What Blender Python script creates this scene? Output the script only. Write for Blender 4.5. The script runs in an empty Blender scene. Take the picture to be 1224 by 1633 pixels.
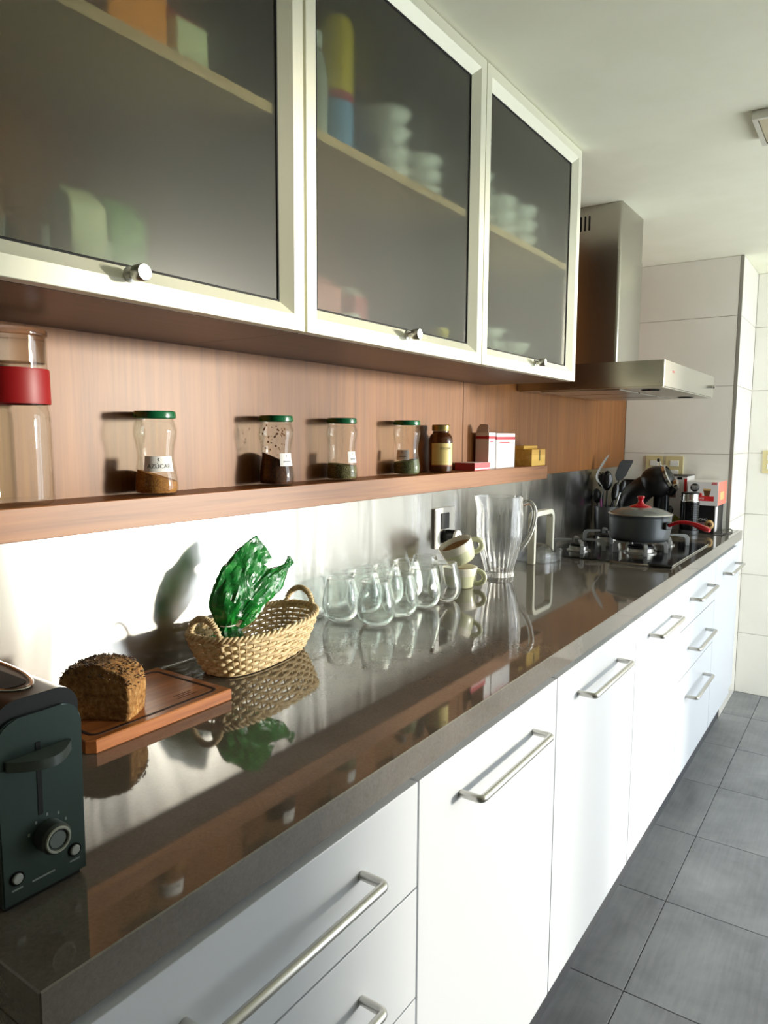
import bpy, bmesh, math, random
from mathutils import Vector, Matrix, noise
from math import pi, sin, cos, radians, sqrt, atan2

random.seed(7)
SC = bpy.context.scene
COL = SC.collection

# ------------------------------------------------------------------ camera, world, light, exposure
F_PX, YAW, PITCH, ROLL, EYE = 1143.44, 34.5986, 6.1082, 0.3212, 1.36
cam_d = bpy.data.cameras.new('camera')
cam_d.sensor_fit = 'VERTICAL'; cam_d.sensor_height = 36.0
cam_d.lens = F_PX / 1633.0 * 36.0
cam_d.clip_start = 0.01; cam_d.clip_end = 100
cam = bpy.data.objects.new('camera', cam_d); COL.objects.link(cam)
_y, _p, _r = radians(YAW), radians(PITCH), radians(ROLL)
fwd = Vector((-sin(_y)*cos(_p), cos(_y)*cos(_p), -sin(_p)))
rgt = Vector((cos(_y), sin(_y), 0)); upv = rgt.cross(fwd)
rr = rgt*cos(_r) + upv*sin(_r); uu = -rgt*sin(_r) + upv*cos(_r)
M = Matrix((rr, uu, -fwd)).transposed().to_4x4(); M.translation = (0, 0, EYE)
cam.matrix_world = M
SC.camera = cam

WIN_Y0, WIN_Y1, WIN_Z0, WIN_Z1, WALL_X = 2.10, 4.08, 0.08, 2.08, 1.45   # the window in the wall opposite the worktop
world = bpy.data.worlds.new('World'); SC.world = world; world.use_nodes = True
_bg = world.node_tree.nodes['Background']
_bg.inputs[0].default_value = (0.88, 0.95, 1.0, 1); _bg.inputs[1].default_value = 5.4
sun_d = bpy.data.lights.new('low_sun', 'SUN'); sun_d.energy = 3.7; sun_d.angle = radians(6); sun_d.color = (1.0, 0.93, 0.78)
sun = bpy.data.objects.new('low_sun', sun_d); COL.objects.link(sun); sun.location = (3, 4, 2)
sun.rotation_euler = Vector((1.0, 0.72, 0.06)).to_track_quat('Z', 'Y').to_euler()
pl = bpy.data.lights.new('window_daylight', 'AREA'); pl.shape = 'RECTANGLE'
pl.size = WIN_Y1-WIN_Y0; pl.size_y = WIN_Z1-WIN_Z0; pl.cycles.is_portal = True
plo = bpy.data.objects.new('window_daylight', pl); COL.objects.link(plo)
plo.location = (WALL_X+0.02, (WIN_Y0+WIN_Y1)/2, (WIN_Z0+WIN_Z1)/2)
plo.rotation_euler = Matrix(((0, 0, 1), (1, 0, 0), (0, 1, 0))).to_euler()   # local -Z looks along -X into the room

vs = SC.view_settings
vs.view_transform = 'Standard'; vs.look = 'None'; vs.exposure = 0.36; vs.gamma = 1.0
vs.use_curve_mapping = False
cy = SC.cycles
cy.use_denoising = True; cy.max_bounces = 14; cy.diffuse_bounces = 6; cy.glossy_bounces = 6
cy.transmission_bounces = 14; cy.transparent_max_bounces = 16; cy.blur_glossy = 0.6
cy.sample_clamp_indirect = 8.0

# ------------------------------------------------------------------ measured planes (metres)
XW, XCF, XD, XCAB, XSF, XR, XK = -1.0684, -0.5095, -0.5048, -0.7688, -0.980, -0.5677, -0.5714
ZC, ZCB, ZDB, ZB, ZT, ZS, ZSB = 0.9279, 0.8836, 0.1871, 1.523, 2.1833, 1.2565, 1.209
Y1, Y2, YE = 3.6875, 4.1553, 0.272

# ------------------------------------------------------------------ mesh helpers
def newbm(): return bmesh.new()

def box(bm, x0, x1, y0, y1, z0, z1, bev=0.0, seg=2):
    b = bm if not bev else bmesh.new()
    v = [b.verts.new(c) for c in ((x0,y0,z0),(x1,y0,z0),(x1,y1,z0),(x0,y1,z0),(x0,y0,z1),(x1,y0,z1),(x1,y1,z1),(x0,y1,z1))]
    for f in ((3,2,1,0),(4,5,6,7),(0,1,5,4),(1,2,6,5),(2,3,7,6),(3,0,4,7)):
        b.faces.new([v[i] for i in f])
    if bev:
        bmesh.ops.bevel(b, geom=b.edges[:], offset=bev, segments=seg, profile=0.5, affect='EDGES')
        merge(bm, b); b.free()
    return bm

def merge(dst, src, mat=None):
    m = {}
    for v in src.verts: m[v] = dst.verts.new(mat @ v.co if mat else v.co)
    for f in src.faces:
        try: dst.faces.new([m[v] for v in f.verts])
        except ValueError: pass

def lathe(bm, prof, seg=32, cx=0, cy_=0, cz=0, close=False):
    """prof: list of (r, z) from bottom to top; r=0 closes to a pole; close joins last to first"""
    rings = []
    for r, z in prof:
        if r < 1e-6: rings.append([bm.verts.new((cx, cy_, cz+z))])
        else: rings.append([bm.verts.new((cx+r*cos(2*pi*k/seg), cy_+r*sin(2*pi*k/seg), cz+z)) for k in range(seg)])
    pairs = list(zip(rings, rings[1:]))
    if close: pairs.append((rings[-1], rings[0]))
    for a, b in pairs:
        for k in range(seg):
            k2 = (k+1) % seg
            if len(a) == 1 and len(b) == 1: continue
            if len(a) == 1: bm.faces.new((a[0], b[k2], b[k]))
            elif len(b) == 1: bm.faces.new((a[k], a[k2], b[0]))
            else: bm.faces.new((a[k], a[k2], b[k2], b[k]))
    return bm

def tube(bm, pts, rad, seg=8, closed=False, flat=1.0, cap=True):
    """sweep a circle along pts; rad is a number or a list; flat squeezes the second axis"""
    pts = [Vector(p) for p in pts]; n = len(pts)
    rads = rad if isinstance(rad, (list, tuple)) else [rad]*n
    rings = []; prev = None
    for i in range(n):
        if closed: t = pts[(i+1) % n]-pts[i-1]
        else: t = pts[min(i+1, n-1)]-pts[max(i-1, 0)]
        t = t.normalized() if t.length > 1e-9 else Vector((0, 0, 1))
        if prev is None:
            a = Vector((0, 0, 1)) if abs(t.z) < 0.9 else Vector((1, 0, 0))
            u = t.cross(a).normalized()
        else:
            u = (prev - t*prev.dot(t)); u = u.normalized() if u.length > 1e-9 else t.orthogonal().normalized()
        prev = u; w = t.cross(u)
        rings.append([bm.verts.new(pts[i]+(u*cos(2*pi*k/seg)+w*sin(2*pi*k/seg)*flat)*rads[i]) for k in range(seg)])
    for i in range(n if closed else n-1):
        a, b = rings[i], rings[(i+1) % n]
        for k in range(seg):
            k2 = (k+1) % seg
            bm.faces.new((a[k], a[k2], b[k2], b[k]))
    if cap and not closed:
        bm.faces.new(rings[0][::-1]); bm.faces.new(rings[-1])
    return bm

def prism(bm, poly, z0, z1, axis='z'):
    """extrude polygon (list of 2d) between z0 and z1 along axis; 2d order: z->(x,y), x->(y,z), y->(x,z)"""
    def P(a, b, c):
        return (a, b, c) if axis == 'z' else ((c, a, b) if axis == 'x' else (a, c, b))
    lo = [bm.verts.new(P(a, b, z0)) for a, b in poly]; hi = [bm.verts.new(P(a, b, z1)) for a, b in poly]
    n = len(poly)
    bm.faces.new(lo[::-1]); bm.faces.new(hi)
    for i in range(n): bm.faces.new((lo[i], lo[(i+1) % n], hi[(i+1) % n], hi[i]))
    return bm

def rrect(x0, x1, y0, y1, r, n=5):
    out = []
    for cx, cyy, a0 in ((x1-r, y1-r, 0), (x0+r, y1-r, pi/2), (x0+r, y0+r, pi), (x1-r, y0+r, 1.5*pi)):
        for k in range(n+1):
            a = a0+pi/2*k/n; out.append((cx+r*cos(a), cyy+r*sin(a)))
    return out

def smoothcurve(pts, n=8):
    """Catmull-Rom through pts"""
    P = [Vector(p) for p in pts]; P = [2*P[0]-P[1]]+P+[2*P[-1]-P[-2]]
    out = []
    for i in range(1, len(P)-2):
        for k in range(n):
            t = k/n
            out.append(0.5*((2*P[i])+(P[i+1]-P[i-1])*t+(2*P[i-1]-5*P[i]+4*P[i+1]-P[i+2])*t*t+(-P[i-1]+3*P[i]-3*P[i+1]+P[i+2])*t**3))
    out.append(P[-2]); return out

def sprofile(pts, n=6):
    return [(p.x, p.y) for p in smoothcurve([(a, b, 0) for a, b in pts], n)]

def obj(name, bm, mat, parent=None, loc=None, rot=None, ang=21, fix=True):
    if fix: bmesh.ops.recalc_face_normals(bm, faces=bm.faces[:])
    me = bpy.data.meshes.new(name); bm.to_mesh(me); bm.free()
    me.polygons.foreach_set('use_smooth', [True]*len(me.polygons))
    if ang is not None: me.set_sharp_from_angle(angle=radians(ang))
    if mat: me.materials.append(mat)
    o = bpy.data.objects.new(name, me); COL.objects.link(o)
    if parent: o.parent = parent
    if loc is not None: o.location = loc
    if rot is not None: o.rotation_euler = rot
    return o

def meshobj(name, me, mat, parent=None, loc=None, rot=None):
    o = bpy.data.objects.new(name, me); COL.objects.link(o)
    if mat and not me.materials: me.materials.append(mat)
    if parent: o.parent = parent
    if loc is not None: o.location = loc
    if rot is not None: o.rotation_euler = rot
    return o

def tag(o, label, cat=None, group=None, kind=None):
    if label: o['label'] = label
    if cat: o['category'] = cat
    if group: o['group'] = group
    if kind: o['kind'] = kind
    return o

def thing(name, label, cat, loc=(0, 0, 0), rotz=0, group=None):
    o = bpy.data.objects.new(name, None); COL.objects.link(o); o.empty_display_size = 0.05
    o.location = loc; o.rotation_euler = (0, 0, rotz)
    return tag(o, label, cat, group)

def copy_tree(o, parent=None):
    c = o.copy(); COL.objects.link(c); c.parent = parent
    for ch in list(o.children): copy_tree(ch, c)
    return c

def textmesh(txt, size, align='CENTER'):
    cu = bpy.data.curves.new('lettering', 'FONT'); cu.body = txt; cu.size = size
    cu.align_x = align; cu.align_y = 'CENTER'; cu.resolution_u = 3
    t = bpy.data.objects.new('lettering', cu); COL.objects.link(t)
    dg = bpy.context.evaluated_depsgraph_get(); dg.update()
    me = bpy.data.meshes.new_from_object(t.evaluated_get(dg))
    bpy.data.objects.remove(t); bpy.data.curves.remove(cu)
    return me

def textpart(txt, size, mat, parent, fn, name='lettering', align='CENTER', bold=0):
    """flat lettering laid on a surface: fn maps (x right, y up) on the print to a local point"""
    me = textmesh(txt, size, align); me.name = name
    for v in me.vertices: v.co = fn(v.co.x, v.co.y)
    me.materials.clear()
    return meshobj(name, me, mat, parent)

# ------------------------------------------------------------------ materials
def S(c):   # sRGB 0-255 -> linear
    out = []
    for v in c:
        v /= 255.0; out.append(v/12.92 if v <= 0.04045 else ((v+0.055)/1.055)**2.4)
    return (*out, 1)

def mat(name, col=(200, 200, 200), rough=0.5, metal=0.0, trans=0.0, ior=1.45, coat=0.0, coat_r=0.05, spec=0.5, alpha=1.0, sub=0.0, lin=None):
    m = bpy.data.materials.new(name); m.use_nodes = True
    b = m.node_tree.nodes['Principled BSDF']; i = b.inputs
    i['Base Color'].default_value = lin or S(col); i['Roughness'].default_value = rough; i['Metallic'].default_value = metal
    i['Transmission Weight'].default_value = trans; i['IOR'].default_value = ior
    i['Coat Weight'].default_value = coat; i['Coat Roughness'].default_value = coat_r
    i['Specular IOR Level'].default_value = spec; i['Alpha'].default_value = alpha
    if sub: i['Subsurface Weight'].default_value = sub; i['Subsurface Radius'].default_value = (0.01, 0.006, 0.004)
    return m

def nd(m, t, **kw):
    n = m.node_tree.nodes.new(t)
    for k, v in kw.items(): setattr(n, k, v)
    return n

def lk(m, a, b): m.node_tree.links.new(a, b)

def bsdf(m): return m.node_tree.nodes['Principled BSDF']

def coords(m, scale=(1, 1, 1), rot=(0, 0, 0), src='Object'):
    tc = nd(m, 'ShaderNodeTexCoord'); mp = nd(m, 'ShaderNodeMapping')
    mp.inputs['Scale'].default_value = scale; mp.inputs['Rotation'].default_value = rot
    lk(m, tc.outputs[src], mp.inputs['Vector']); return mp.outputs['Vector']

def ramp(m, fac, stops):
    r = nd(m, 'ShaderNodeValToRGB'); e = r.color_ramp.elements
    while len(e) < len(stops): e.new(0.5)
    for el, (p, c) in zip(e, stops): el.position = p; el.color = c if len(c) == 4 else S(c)
    lk(m, fac, r.inputs['Fac']); return r.outputs['Color']

def noisetex(m, vec, scale=5, detail=4, rough=0.5, dist=0.0):
    n = nd(m, 'ShaderNodeTexNoise'); n.inputs['Scale'].default_value = scale; n.inputs['Detail'].default_value = detail
    n.inputs['Roughness'].default_value = rough; n.inputs['Distortion'].default_value = dist
    lk(m, vec, n.inputs['Vector']); return n.outputs['Fac']

def bump(m, h, strength=0.2, dist=0.001):
    b = nd(m, 'ShaderNodeBump'); b.inputs['Strength'].default_value = strength; b.inputs['Distance'].default_value = dist
    lk(m, h, b.inputs['Height']); lk(m, b.outputs['Normal'], bsdf(m).inputs['Normal'])

def mixc(m, fac, a, b):
    x = nd(m, 'ShaderNodeMix', data_type='RGBA'); lk(m, fac, x.inputs[0])
    for s, v in ((6, a), (7, b)):
        if isinstance(v, tuple): x.inputs[s].default_value = v
        else: lk(m, v, x.inputs[s])
    return x.outputs[2]

def wood(name, dark, mid, light, grain, rough=0.4, coat=0.0, coat_r=0.15, fine=60):
    """grain: direction axis index along which fibres run"""
    m = mat(name, mid, rough, coat=coat, coat_r=coat_r)
    sc = [fine, fine, fine]; sc[grain] = fine*0.035
    v = coords(m, tuple(sc)); f = noisetex(m, v, 1.0, 5, 0.62, 0.4)
    sc2 = [7, 7, 7]; sc2[grain] = 0.7
    g = noisetex(m, coords(m, tuple(sc2)), 1.0, 2, 0.5, 0.6)
    c1 = ramp(m, f, [(0.28, dark), (0.5, mid), (0.75, light)])
    c2 = ramp(m, g, [(0.3, (150, 150, 150)), (0.7, (255, 255, 255))])
    x = nd(m, 'ShaderNodeMix', data_type='RGBA', blend_type='MULTIPLY'); x.inputs[0].default_value = 0.35
    lk(m, c1, x.inputs[6]); lk(m, c2, x.inputs[7]); lk(m, x.outputs[2], bsdf(m).inputs['Base Color'])
    bump(m, f, 0.12, 0.0006)
    return m

def speckle(name, a, b, scale, rough=0.6, lo=0.4, hi=0.6, bmp=0.0, **kw):
    m = mat(name, a, rough, **kw); f = noisetex(m, coords(m), scale, 4, 0.6)
    lk(m, ramp(m, f, [(lo, a), (hi, b)]), bsdf(m).inputs['Base Color'])
    if bmp: bump(m, f, bmp, 0.002)
    return m

M_ = {}
M_['ceiling'] = speckle('ceiling_paint', (240, 239, 216), (243, 242, 220), 6, 0.9)
M_['plaster'] = mat('plaster', (236, 233, 222), 0.85)
M_['tile'] = speckle('white_wall_tile', (234, 231, 221), (238, 235, 226), 3, 0.12)
M_['grout'] = mat('grout', (196, 190, 180), 0.9)
M_['trim'] = mat('steel_trim', (150, 147, 138), 0.4, 0.2)
M_['panel'] = wood('wood_panel', (112, 66, 28), (134, 82, 35), (148, 96, 45), 2, 0.48, 0.13, 0.3, 80); bsdf(M_['panel']).inputs['Specular IOR Level'].default_value = 0.35
M_['shelf'] = wood('shelf_wood', (124, 74, 36), (150, 94, 48), (168, 112, 62), 1, 0.45, 0.15, 0.3, 80)
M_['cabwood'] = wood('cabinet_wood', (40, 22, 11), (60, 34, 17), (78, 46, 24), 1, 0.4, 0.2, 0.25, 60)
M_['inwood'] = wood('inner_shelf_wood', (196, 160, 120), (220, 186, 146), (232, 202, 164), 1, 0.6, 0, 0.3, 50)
M_['board'] = wood('board_wood', (120, 62, 28), (174, 104, 54), (200, 132, 76), 1, 0.42, 0.1, 0.3, 45)
M_['bamboo'] = wood('bamboo', (190, 140, 50), (214, 166, 66), (228, 186, 92), 1, 0.5, 0, 0.3, 40)
M_['white'] = mat('white_laminate', (202, 206, 212), 0.38)
M_['carcass'] = mat('cabinet_carcass', (205, 205, 203), 0.6)
M_['kick'] = mat('kick_board', (70, 72, 76), 0.5)
M_['alu'] = mat('satin_aluminium', (232, 231, 210), 0.42, 0.2)
M_['black'] = mat('black_plastic', (18, 18, 19), 0.35)
M_['blackgloss'] = mat('black_gloss', (12, 12, 13), 0.12)
M_['rubber'] = mat('black_gasket', (10, 10, 10), 0.7)
M_['chrome'] = mat('chrome', (210, 208, 204), 0.12, 1.0)
M_['whiteplastic'] = mat('white_plastic', (236, 236, 230), 0.35)
M_['ivory'] = mat('ivory_plate', (214, 200, 150), 0.4)
M_['red'] = mat('red_silicone', (140, 8, 14), 0.45)
M_['redgloss'] = mat('red_handle', (178, 16, 30), 0.22, coat=0.3)
M_['paper'] = mat('paper_label', (236, 236, 234), 0.6)
M_['ink'] = mat('ink', (40, 40, 42), 0.6)
M_['ironb'] = mat('pan_support_iron', (150, 152, 152), 0.4, 0.3)
M_['lidgreen'] = mat('green_lid', (6, 96, 56), 0.25, coat=0.5)

def steel(name, col=(196, 194, 188), rough=0.28, aniso=0.7, rot=0.0, wave=0.0, axis='Z'):
    m = mat(name, col, rough, 1.0)
    b = bsdf(m); b.inputs['Anisotropic'].default_value = aniso; b.inputs['Anisotropic Rotation'].default_value = rot
    t = nd(m, 'ShaderNodeTangent', direction_type='RADIAL', axis=axis); lk(m, t.outputs[0], b.inputs['Tangent'])
    if wave:
        f = noisetex(m, coords(m, (1, 3, 0.8)), 2.2, 2, 0.5, 0.8); bump(m, f, wave, 0.01)
    return m
M_['splash'] = steel('brushed_backsplash', (205, 203, 198), 0.24, 0.85, 0.25, 0.25)
M_['hood'] = steel('brushed_hood', (176, 172, 162), 0.24, 0.5, 0.0)
M_['handle'] = mat('satin_steel', (196, 194, 188), 0.3, 1.0)

# countertop: dark grey-brown polished stone
m = mat('counter_stone', (84, 78, 70), 0.045, ior=1.85); M_['counter'] = m
f = noisetex(m, coords(m), 260, 3, 0.7); g = noisetex(m, coords(m), 5, 4, 0.6)
c1 = ramp(m, f, [(0.3, (88, 81, 73)), (0.7, (112, 105, 96))]); c2 = ramp(m, g, [(0.35, (86, 80, 71)), (0.65, (114, 107, 98))])
x = nd(m, 'ShaderNodeMix', data_type='RGBA'); x.inputs[0].default_value = 0.5
lk(m, c1, x.inputs[6]); lk(m, c2, x.inputs[7]); lk(m, x.outputs[2], bsdf(m).inputs['Base Color'])

# floor tile: grey stoneware with cloudy stains
m = mat('floor_tile', (104, 106, 108), 0.5); M_['ftile'] = m
g = noisetex(m, coords(m), 4.5, 6, 0.62, 0.4); h = noisetex(m, coords(m, (60, 4, 4)), 1.5, 3, 0.6)
c1 = ramp(m, g, [(0.3, (100, 101, 105)), (0.55, (130, 132, 135)), (0.75, (150, 152, 153))])
c2 = ramp(m, h, [(0.35, (116, 117, 121)), (0.65, (142, 143, 146))])
x = nd(m, 'ShaderNodeMix', data_type='RGBA'); x.inputs[0].default_value = 0.3
lk(m, c1, x.inputs[6]); lk(m, c2, x.inputs[7]); lk(m, x.outputs[2], bsdf(m).inputs['Base Color'])
bump(m, g, 0.15, 0.002)
M_['fgrout'] = mat('floor_grout', (58, 58, 60), 0.9)

# clear glass kinds
M_['glass'] = mat('clear_glass', lin=(1, 1, 1, 1), rough=0.0, trans=1.0, ior=1.45)
M_['jarglass'] = mat('jar_glass', lin=(0.97, 0.98, 0.96, 1), rough=0.0, trans=1.0, ior=1.45)
M_['amber'] = mat('amber_glass', lin=(0.10, 0.035, 0.012, 1), rough=0.08, trans=0.5, ior=1.5)
M_['clearplastic'] = mat('clear_plastic', lin=(0.96, 0.97, 0.98, 1), rough=0.06, trans=1.0, ior=1.3)

def front_fresnel(m, ior):
    # reflection of a glass pane, taken once on the face where light enters
    fr = nd(m, 'ShaderNodeFresnel'); fr.inputs['IOR'].default_value = ior
    ge = nd(m, 'ShaderNodeNewGeometry'); inv = nd(m, 'ShaderNodeMath', operation='SUBTRACT'); inv.inputs[0].default_value = 1.0
    lk(m, ge.outputs['Backfacing'], inv.inputs[1])
    mu = nd(m, 'ShaderNodeMath', operation='MULTIPLY'); lk(m, fr.outputs[0], mu.inputs[0]); lk(m, inv.outputs[0], mu.inputs[1])
    return mu.outputs[0]

# frosted pane: rough refraction with a soft reflection
m = bpy.data.materials.new('frosted_glass'); m.use_nodes = True; M_['frost'] = m
nt = m.node_tree; nt.nodes.remove(bsdf(m)); out = nt.nodes['Material Output']
rf = nd(m, 'ShaderNodeBsdfRefraction'); rf.inputs['Color'].default_value = (0.84, 0.88, 0.82, 1); rf.inputs['Roughness'].default_value = 0.33; rf.inputs['IOR'].default_value = 1.22
gl = nd(m, 'ShaderNodeBsdfGlossy'); gl.inputs['Roughness'].default_value = 0.22; gl.inputs['Color'].default_value = (0.9, 0.9, 0.86, 1)
frf = front_fresnel(m, 1.5)
tl_ = nd(m, 'ShaderNodeBsdfTranslucent'); tl_.inputs['Color'].default_value = (0.85, 0.88, 0.82, 1)
df_ = nd(m, 'ShaderNodeBsdfDiffuse'); df_.inputs['Color'].default_value = (0.8, 0.82, 0.76, 1)
m1 = nd(m, 'ShaderNodeMixShader'); m1.inputs[0].default_value = 0.10; lk(m, rf.outputs[0], m1.inputs[1]); lk(m, tl_.outputs[0], m1.inputs[2])
m2 = nd(m, 'ShaderNodeMixShader'); m2.inputs[0].default_value = 0.02; lk(m, m1.outputs[0], m2.inputs[1]); lk(m, df_.outputs[0], m2.inputs[2])
mx = nd(m, 'ShaderNodeMixShader'); lk(m, frf, mx.inputs[0]); lk(m, m2.outputs[0], mx.inputs[1]); lk(m, gl.outputs[0], mx.inputs[2])
lk(m, mx.outputs[0], out.inputs['Surface'])
def thin_glass(name, tint, share, rough=0.0, ior=1.45, edge=False):
    # blown glass: thin walls let most light straight on, thicker places bend it
    m = mat(name, lin=tint, rough=rough, trans=1.0, ior=ior); nt = m.node_tree; out = nt.nodes['Material Output']
    tr = nd(m, 'ShaderNodeBsdfTransparent'); tr.inputs['Color'].default_value = tint
    gl = nd(m, 'ShaderNodeBsdfGlossy'); gl.inputs['Roughness'].default_value = max(0.01, rough)
    a = nd(m, 'ShaderNodeMixShader'); lk(m, front_fresnel(m, ior), a.inputs[0]); lk(m, tr.outputs[0], a.inputs[1]); lk(m, gl.outputs[0], a.inputs[2])
    b = nd(m, 'ShaderNodeMixShader'); b.inputs[0].default_value = share; lk(m, bsdf(m).outputs[0], b.inputs[1])
    if edge:      # seen face-on a thin wall hardly bends light, at a slant it does
        lw = nd(m, 'ShaderNodeLayerWeight'); lw.inputs['Blend'].default_value = 0.5
        mr = nd(m, 'ShaderNodeMapRange'); mr.inputs['From Min'].default_value = 0.25; mr.inputs['From Max'].default_value = 0.7
        mr.inputs['To Min'].default_value = share; mr.inputs['To Max'].default_value = 0.0
        lk(m, lw.outputs['Facing'], mr.inputs['Value']); lk(m, mr.outputs['Result'], b.inputs[0])
    lk(m, a.outputs[0], b.inputs[2])
    lk(m, b.outputs[0], out.inputs['Surface']); return m
M_['glass'] = thin_glass('clear_glass', (0.985, 0.997, 0.99, 1), 0.95, edge=True)
M_['jugglass'] = thin_glass('jug_glass', (0.985, 0.99, 0.995, 1), 0.15, edge=True)
M_['jarglass'] = thin_glass('jar_glass', (0.97, 0.98, 0.96, 1), 1.0, 0.0, 1.55)
M_['clearplastic'] = thin_glass('clear_plastic', (0.95, 0.96, 0.97, 1), 0.3, 0.06, 1.5)
# window glass: plain see-through pane
m = bpy.data.materials.new('window_glass'); m.use_nodes = True; M_['pane'] = m
nt = m.node_tree; nt.nodes.remove(bsdf(m)); out = nt.nodes['Material Output']
tr = nd(m, 'ShaderNodeBsdfTransparent'); gl = nd(m, 'ShaderNodeBsdfGlossy'); gl.inputs['Roughness'].default_value = 0.02
frf = front_fresnel(m, 1.45); mx = nd(m, 'ShaderNodeMixShader')
lk(m, frf, mx.inputs[0]); lk(m, tr.outputs[0], mx.inputs[1]); lk(m, gl.outputs[0], mx.inputs[2]); lk(m, mx.outputs[0], out.inputs['Surface'])

# ================================================================== THE ROOM
YB = -1.3                                   # wall behind the camera
ROW0, ROW = 0.0064, 0.3183
rows = [0.0] + [ROW0+ROW*k for k in range(1, 7)] + [ZT]

def structure(name, bm, m, label=None):
    o = obj(name, bm, m); o['kind'] = 'structure'
    if label: o['label'] = label
    return o

# floor with tiles
FT = 0.42
floor = structure('floor', box(newbm(), XW, WALL_X, YB, Y2+0.05, -0.06, -0.003), M_['fgrout'], 'dark grey grout bed of the tiled kitchen floor')
tm = bpy.data.meshes.new('floor_tile'); b = box(newbm(), 0.0012, FT-0.0012, 0.0012, FT-0.0012, -0.012, 0, 0.0008, 1); b.to_mesh(tm); b.free()
tm.materials.append(M_['ftile'])
# each tile reads the noise at its own place: object coordinates are shifted by a per-object value
m = M_['ftile']; oi = nd(m, 'ShaderNodeObjectInfo')
for n in [n for n in m.node_tree.nodes if n.type == 'MAPPING']:
    sc_ = nd(m, 'ShaderNodeVectorMath', operation='SCALE'); sc_.inputs[0].default_value = (17, 31, 9)
    lk(m, oi.outputs['Random'], sc_.inputs['Scale']); lk(m, sc_.outputs[0], n.inputs['Location'])
for ix in range(0, 5):
    for iy in range(-7, 6):
        x0, y0 = -0.8565+FT*ix, 1.684+FT*iy
        if y0 < YB-0.2 or y0+FT > Y2+0.45: continue
        if y0+FT > Y2:
            bb = box(newbm(), 0.0012, FT-0.0012, 0.0012, Y2-y0-0.001, -0.012, 0)
            obj('tile', bb, M_['ftile'], floor, (x0, y0, 0))
        else: meshobj('tile', tm, None, floor, (x0, y0, 0))

structure('ceiling', box(newbm(), XW-0.1, WALL_X+0.1, YB-0.1, Y2+0.1, ZT, ZT+0.08), M_['ceiling'])
structure('wall_left', box(newbm(), XW-0.1, XW-0.0068, YB-0.1, Y1+0.1, -0.06, ZT), M_['plaster'])
structure('wall_back', box(newbm(), XW-0.1, WALL_X+0.1, YB-0.1, YB, -0.06, ZT), mat('low_bounce_wall', (128, 116, 100), 0.8))  # unseen wall, its tone made dark to cut bounce light near the camera

def tiled(wall, axis, plane, a0, a1, cuts, sgn):
    """tiles on a wall: axis 'y' -> face at y=plane spanning x; axis 'x' -> face at x=plane spanning y"""
    g = 0.0011
    for i, (z0, z1) in enumerate(zip(rows, rows[1:])):
        for c0, c1 in zip(cuts, cuts[1:]):
            bm = newbm(); t = 0.007
            if axis == 'y': box(bm, c0+g, c1-g, plane, plane+t, z0+g, z1-g, 0.0007, 1)
            else: box(bm, plane-t, plane, c0+g, c1-g, z0+g, z1-g, 0.0007, 1)
            obj('tile', bm, M_['tile'], wall)

we = structure('wall_end', box(newbm(), XW-0.1, XR-0.0055, Y1+0.0055, Y2+0.1, -0.06, ZT), M_['grout'], 'white tiled wall behind the coffee machine and hood')
tiled(we, 'y', Y1, XW, XR, [XW, XR-0.012], 1)
tiled(we, 'x', XR, Y1, Y2, [Y1+0.012, Y2], 1)
wf = structure('wall_far', box(newbm(), XR-0.0055, WALL_X, Y2+0.0055, Y2+0.1, -0.06, ZT), M_['grout'], 'white tiled wall past the end of the worktop')
tiled(wf, 'y', Y2, XR, WALL_X, [XR, XR+0.5, XR+1.0, XR+1.5, WALL_X], 1)
bm = newbm(); prism(bm, [(XR-0.012, Y1-0.0012), (XR+0.0012, Y1-0.0012), (XR+0.0012, Y1+0.012), (XR-0.001, Y1+0.012), (XR-0.001, Y1+0.001), (XR-0.012, Y1+0.001)], 0.0, ZT-0.001)
structure('trim_1', bm, M_['trim'], 'grey steel corner trim of the tiled wall')

# wall opposite the worktop, with the window that lights the kitchen
bm = newbm(); X0, X1 = WALL_X, WALL_X+0.12
box(bm, X0, X1, YB, WIN_Y0, -0.06, ZT); box(bm, X0, X1, WIN_Y1, Y2+0.1, -0.06, ZT)
box(bm, X0, X1, WIN_Y0, WIN_Y1, -0.06, WIN_Z0); box(bm, X0, X1, WIN_Y0, WIN_Y1, WIN_Z1, ZT)
structure('wall_right', bm, M_['plaster'])
win = structure('window_1', box(newbm(), X0-0.03, X1, WIN_Y0-0.02, WIN_Y1+0.02, WIN_Z0-0.03, WIN_Z0, 0.004), M_['whiteplastic'], 'wide window opposite the worktop')
ym = (WIN_Y0+WIN_Y1)/2
def wframe(y0, y1):
    bm = newbm(); w = 0.045; xs = (X0+0.05, X0+0.09)
    P = [[(y0, WIN_Z0), (y1, WIN_Z0), (y1, WIN_Z1), (y0, WIN_Z1)], [(y0+w, WIN_Z0+w), (y1-w, WIN_Z0+w), (y1-w, WIN_Z1-w), (y0+w, WIN_Z1-w)]]
    V = [[[bm.verts.new((x, a, c)) for a, c in p] for p in P] for x in xs]
    for k in range(4):
        k2 = (k+1) % 4
        for i in (0, 1): bm.faces.new((V[i][0][k], V[i][0][k2], V[i][1][k2], V[i][1][k]))
        for j in (0, 1): bm.faces.new((V[0][j][k], V[0][j][k2], V[1][j][k2], V[1][j][k]))
    o = obj('window_frame', bm, M_['whiteplastic'], win)
    obj('pane', box(newbm(), X0+0.066, X0+0.072, y0+w, y1-w, WIN_Z0+w, WIN_Z1-w), M_['pane'], o)
wframe(WIN_Y0, ym); wframe(ym, WIN_Y1)

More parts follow.
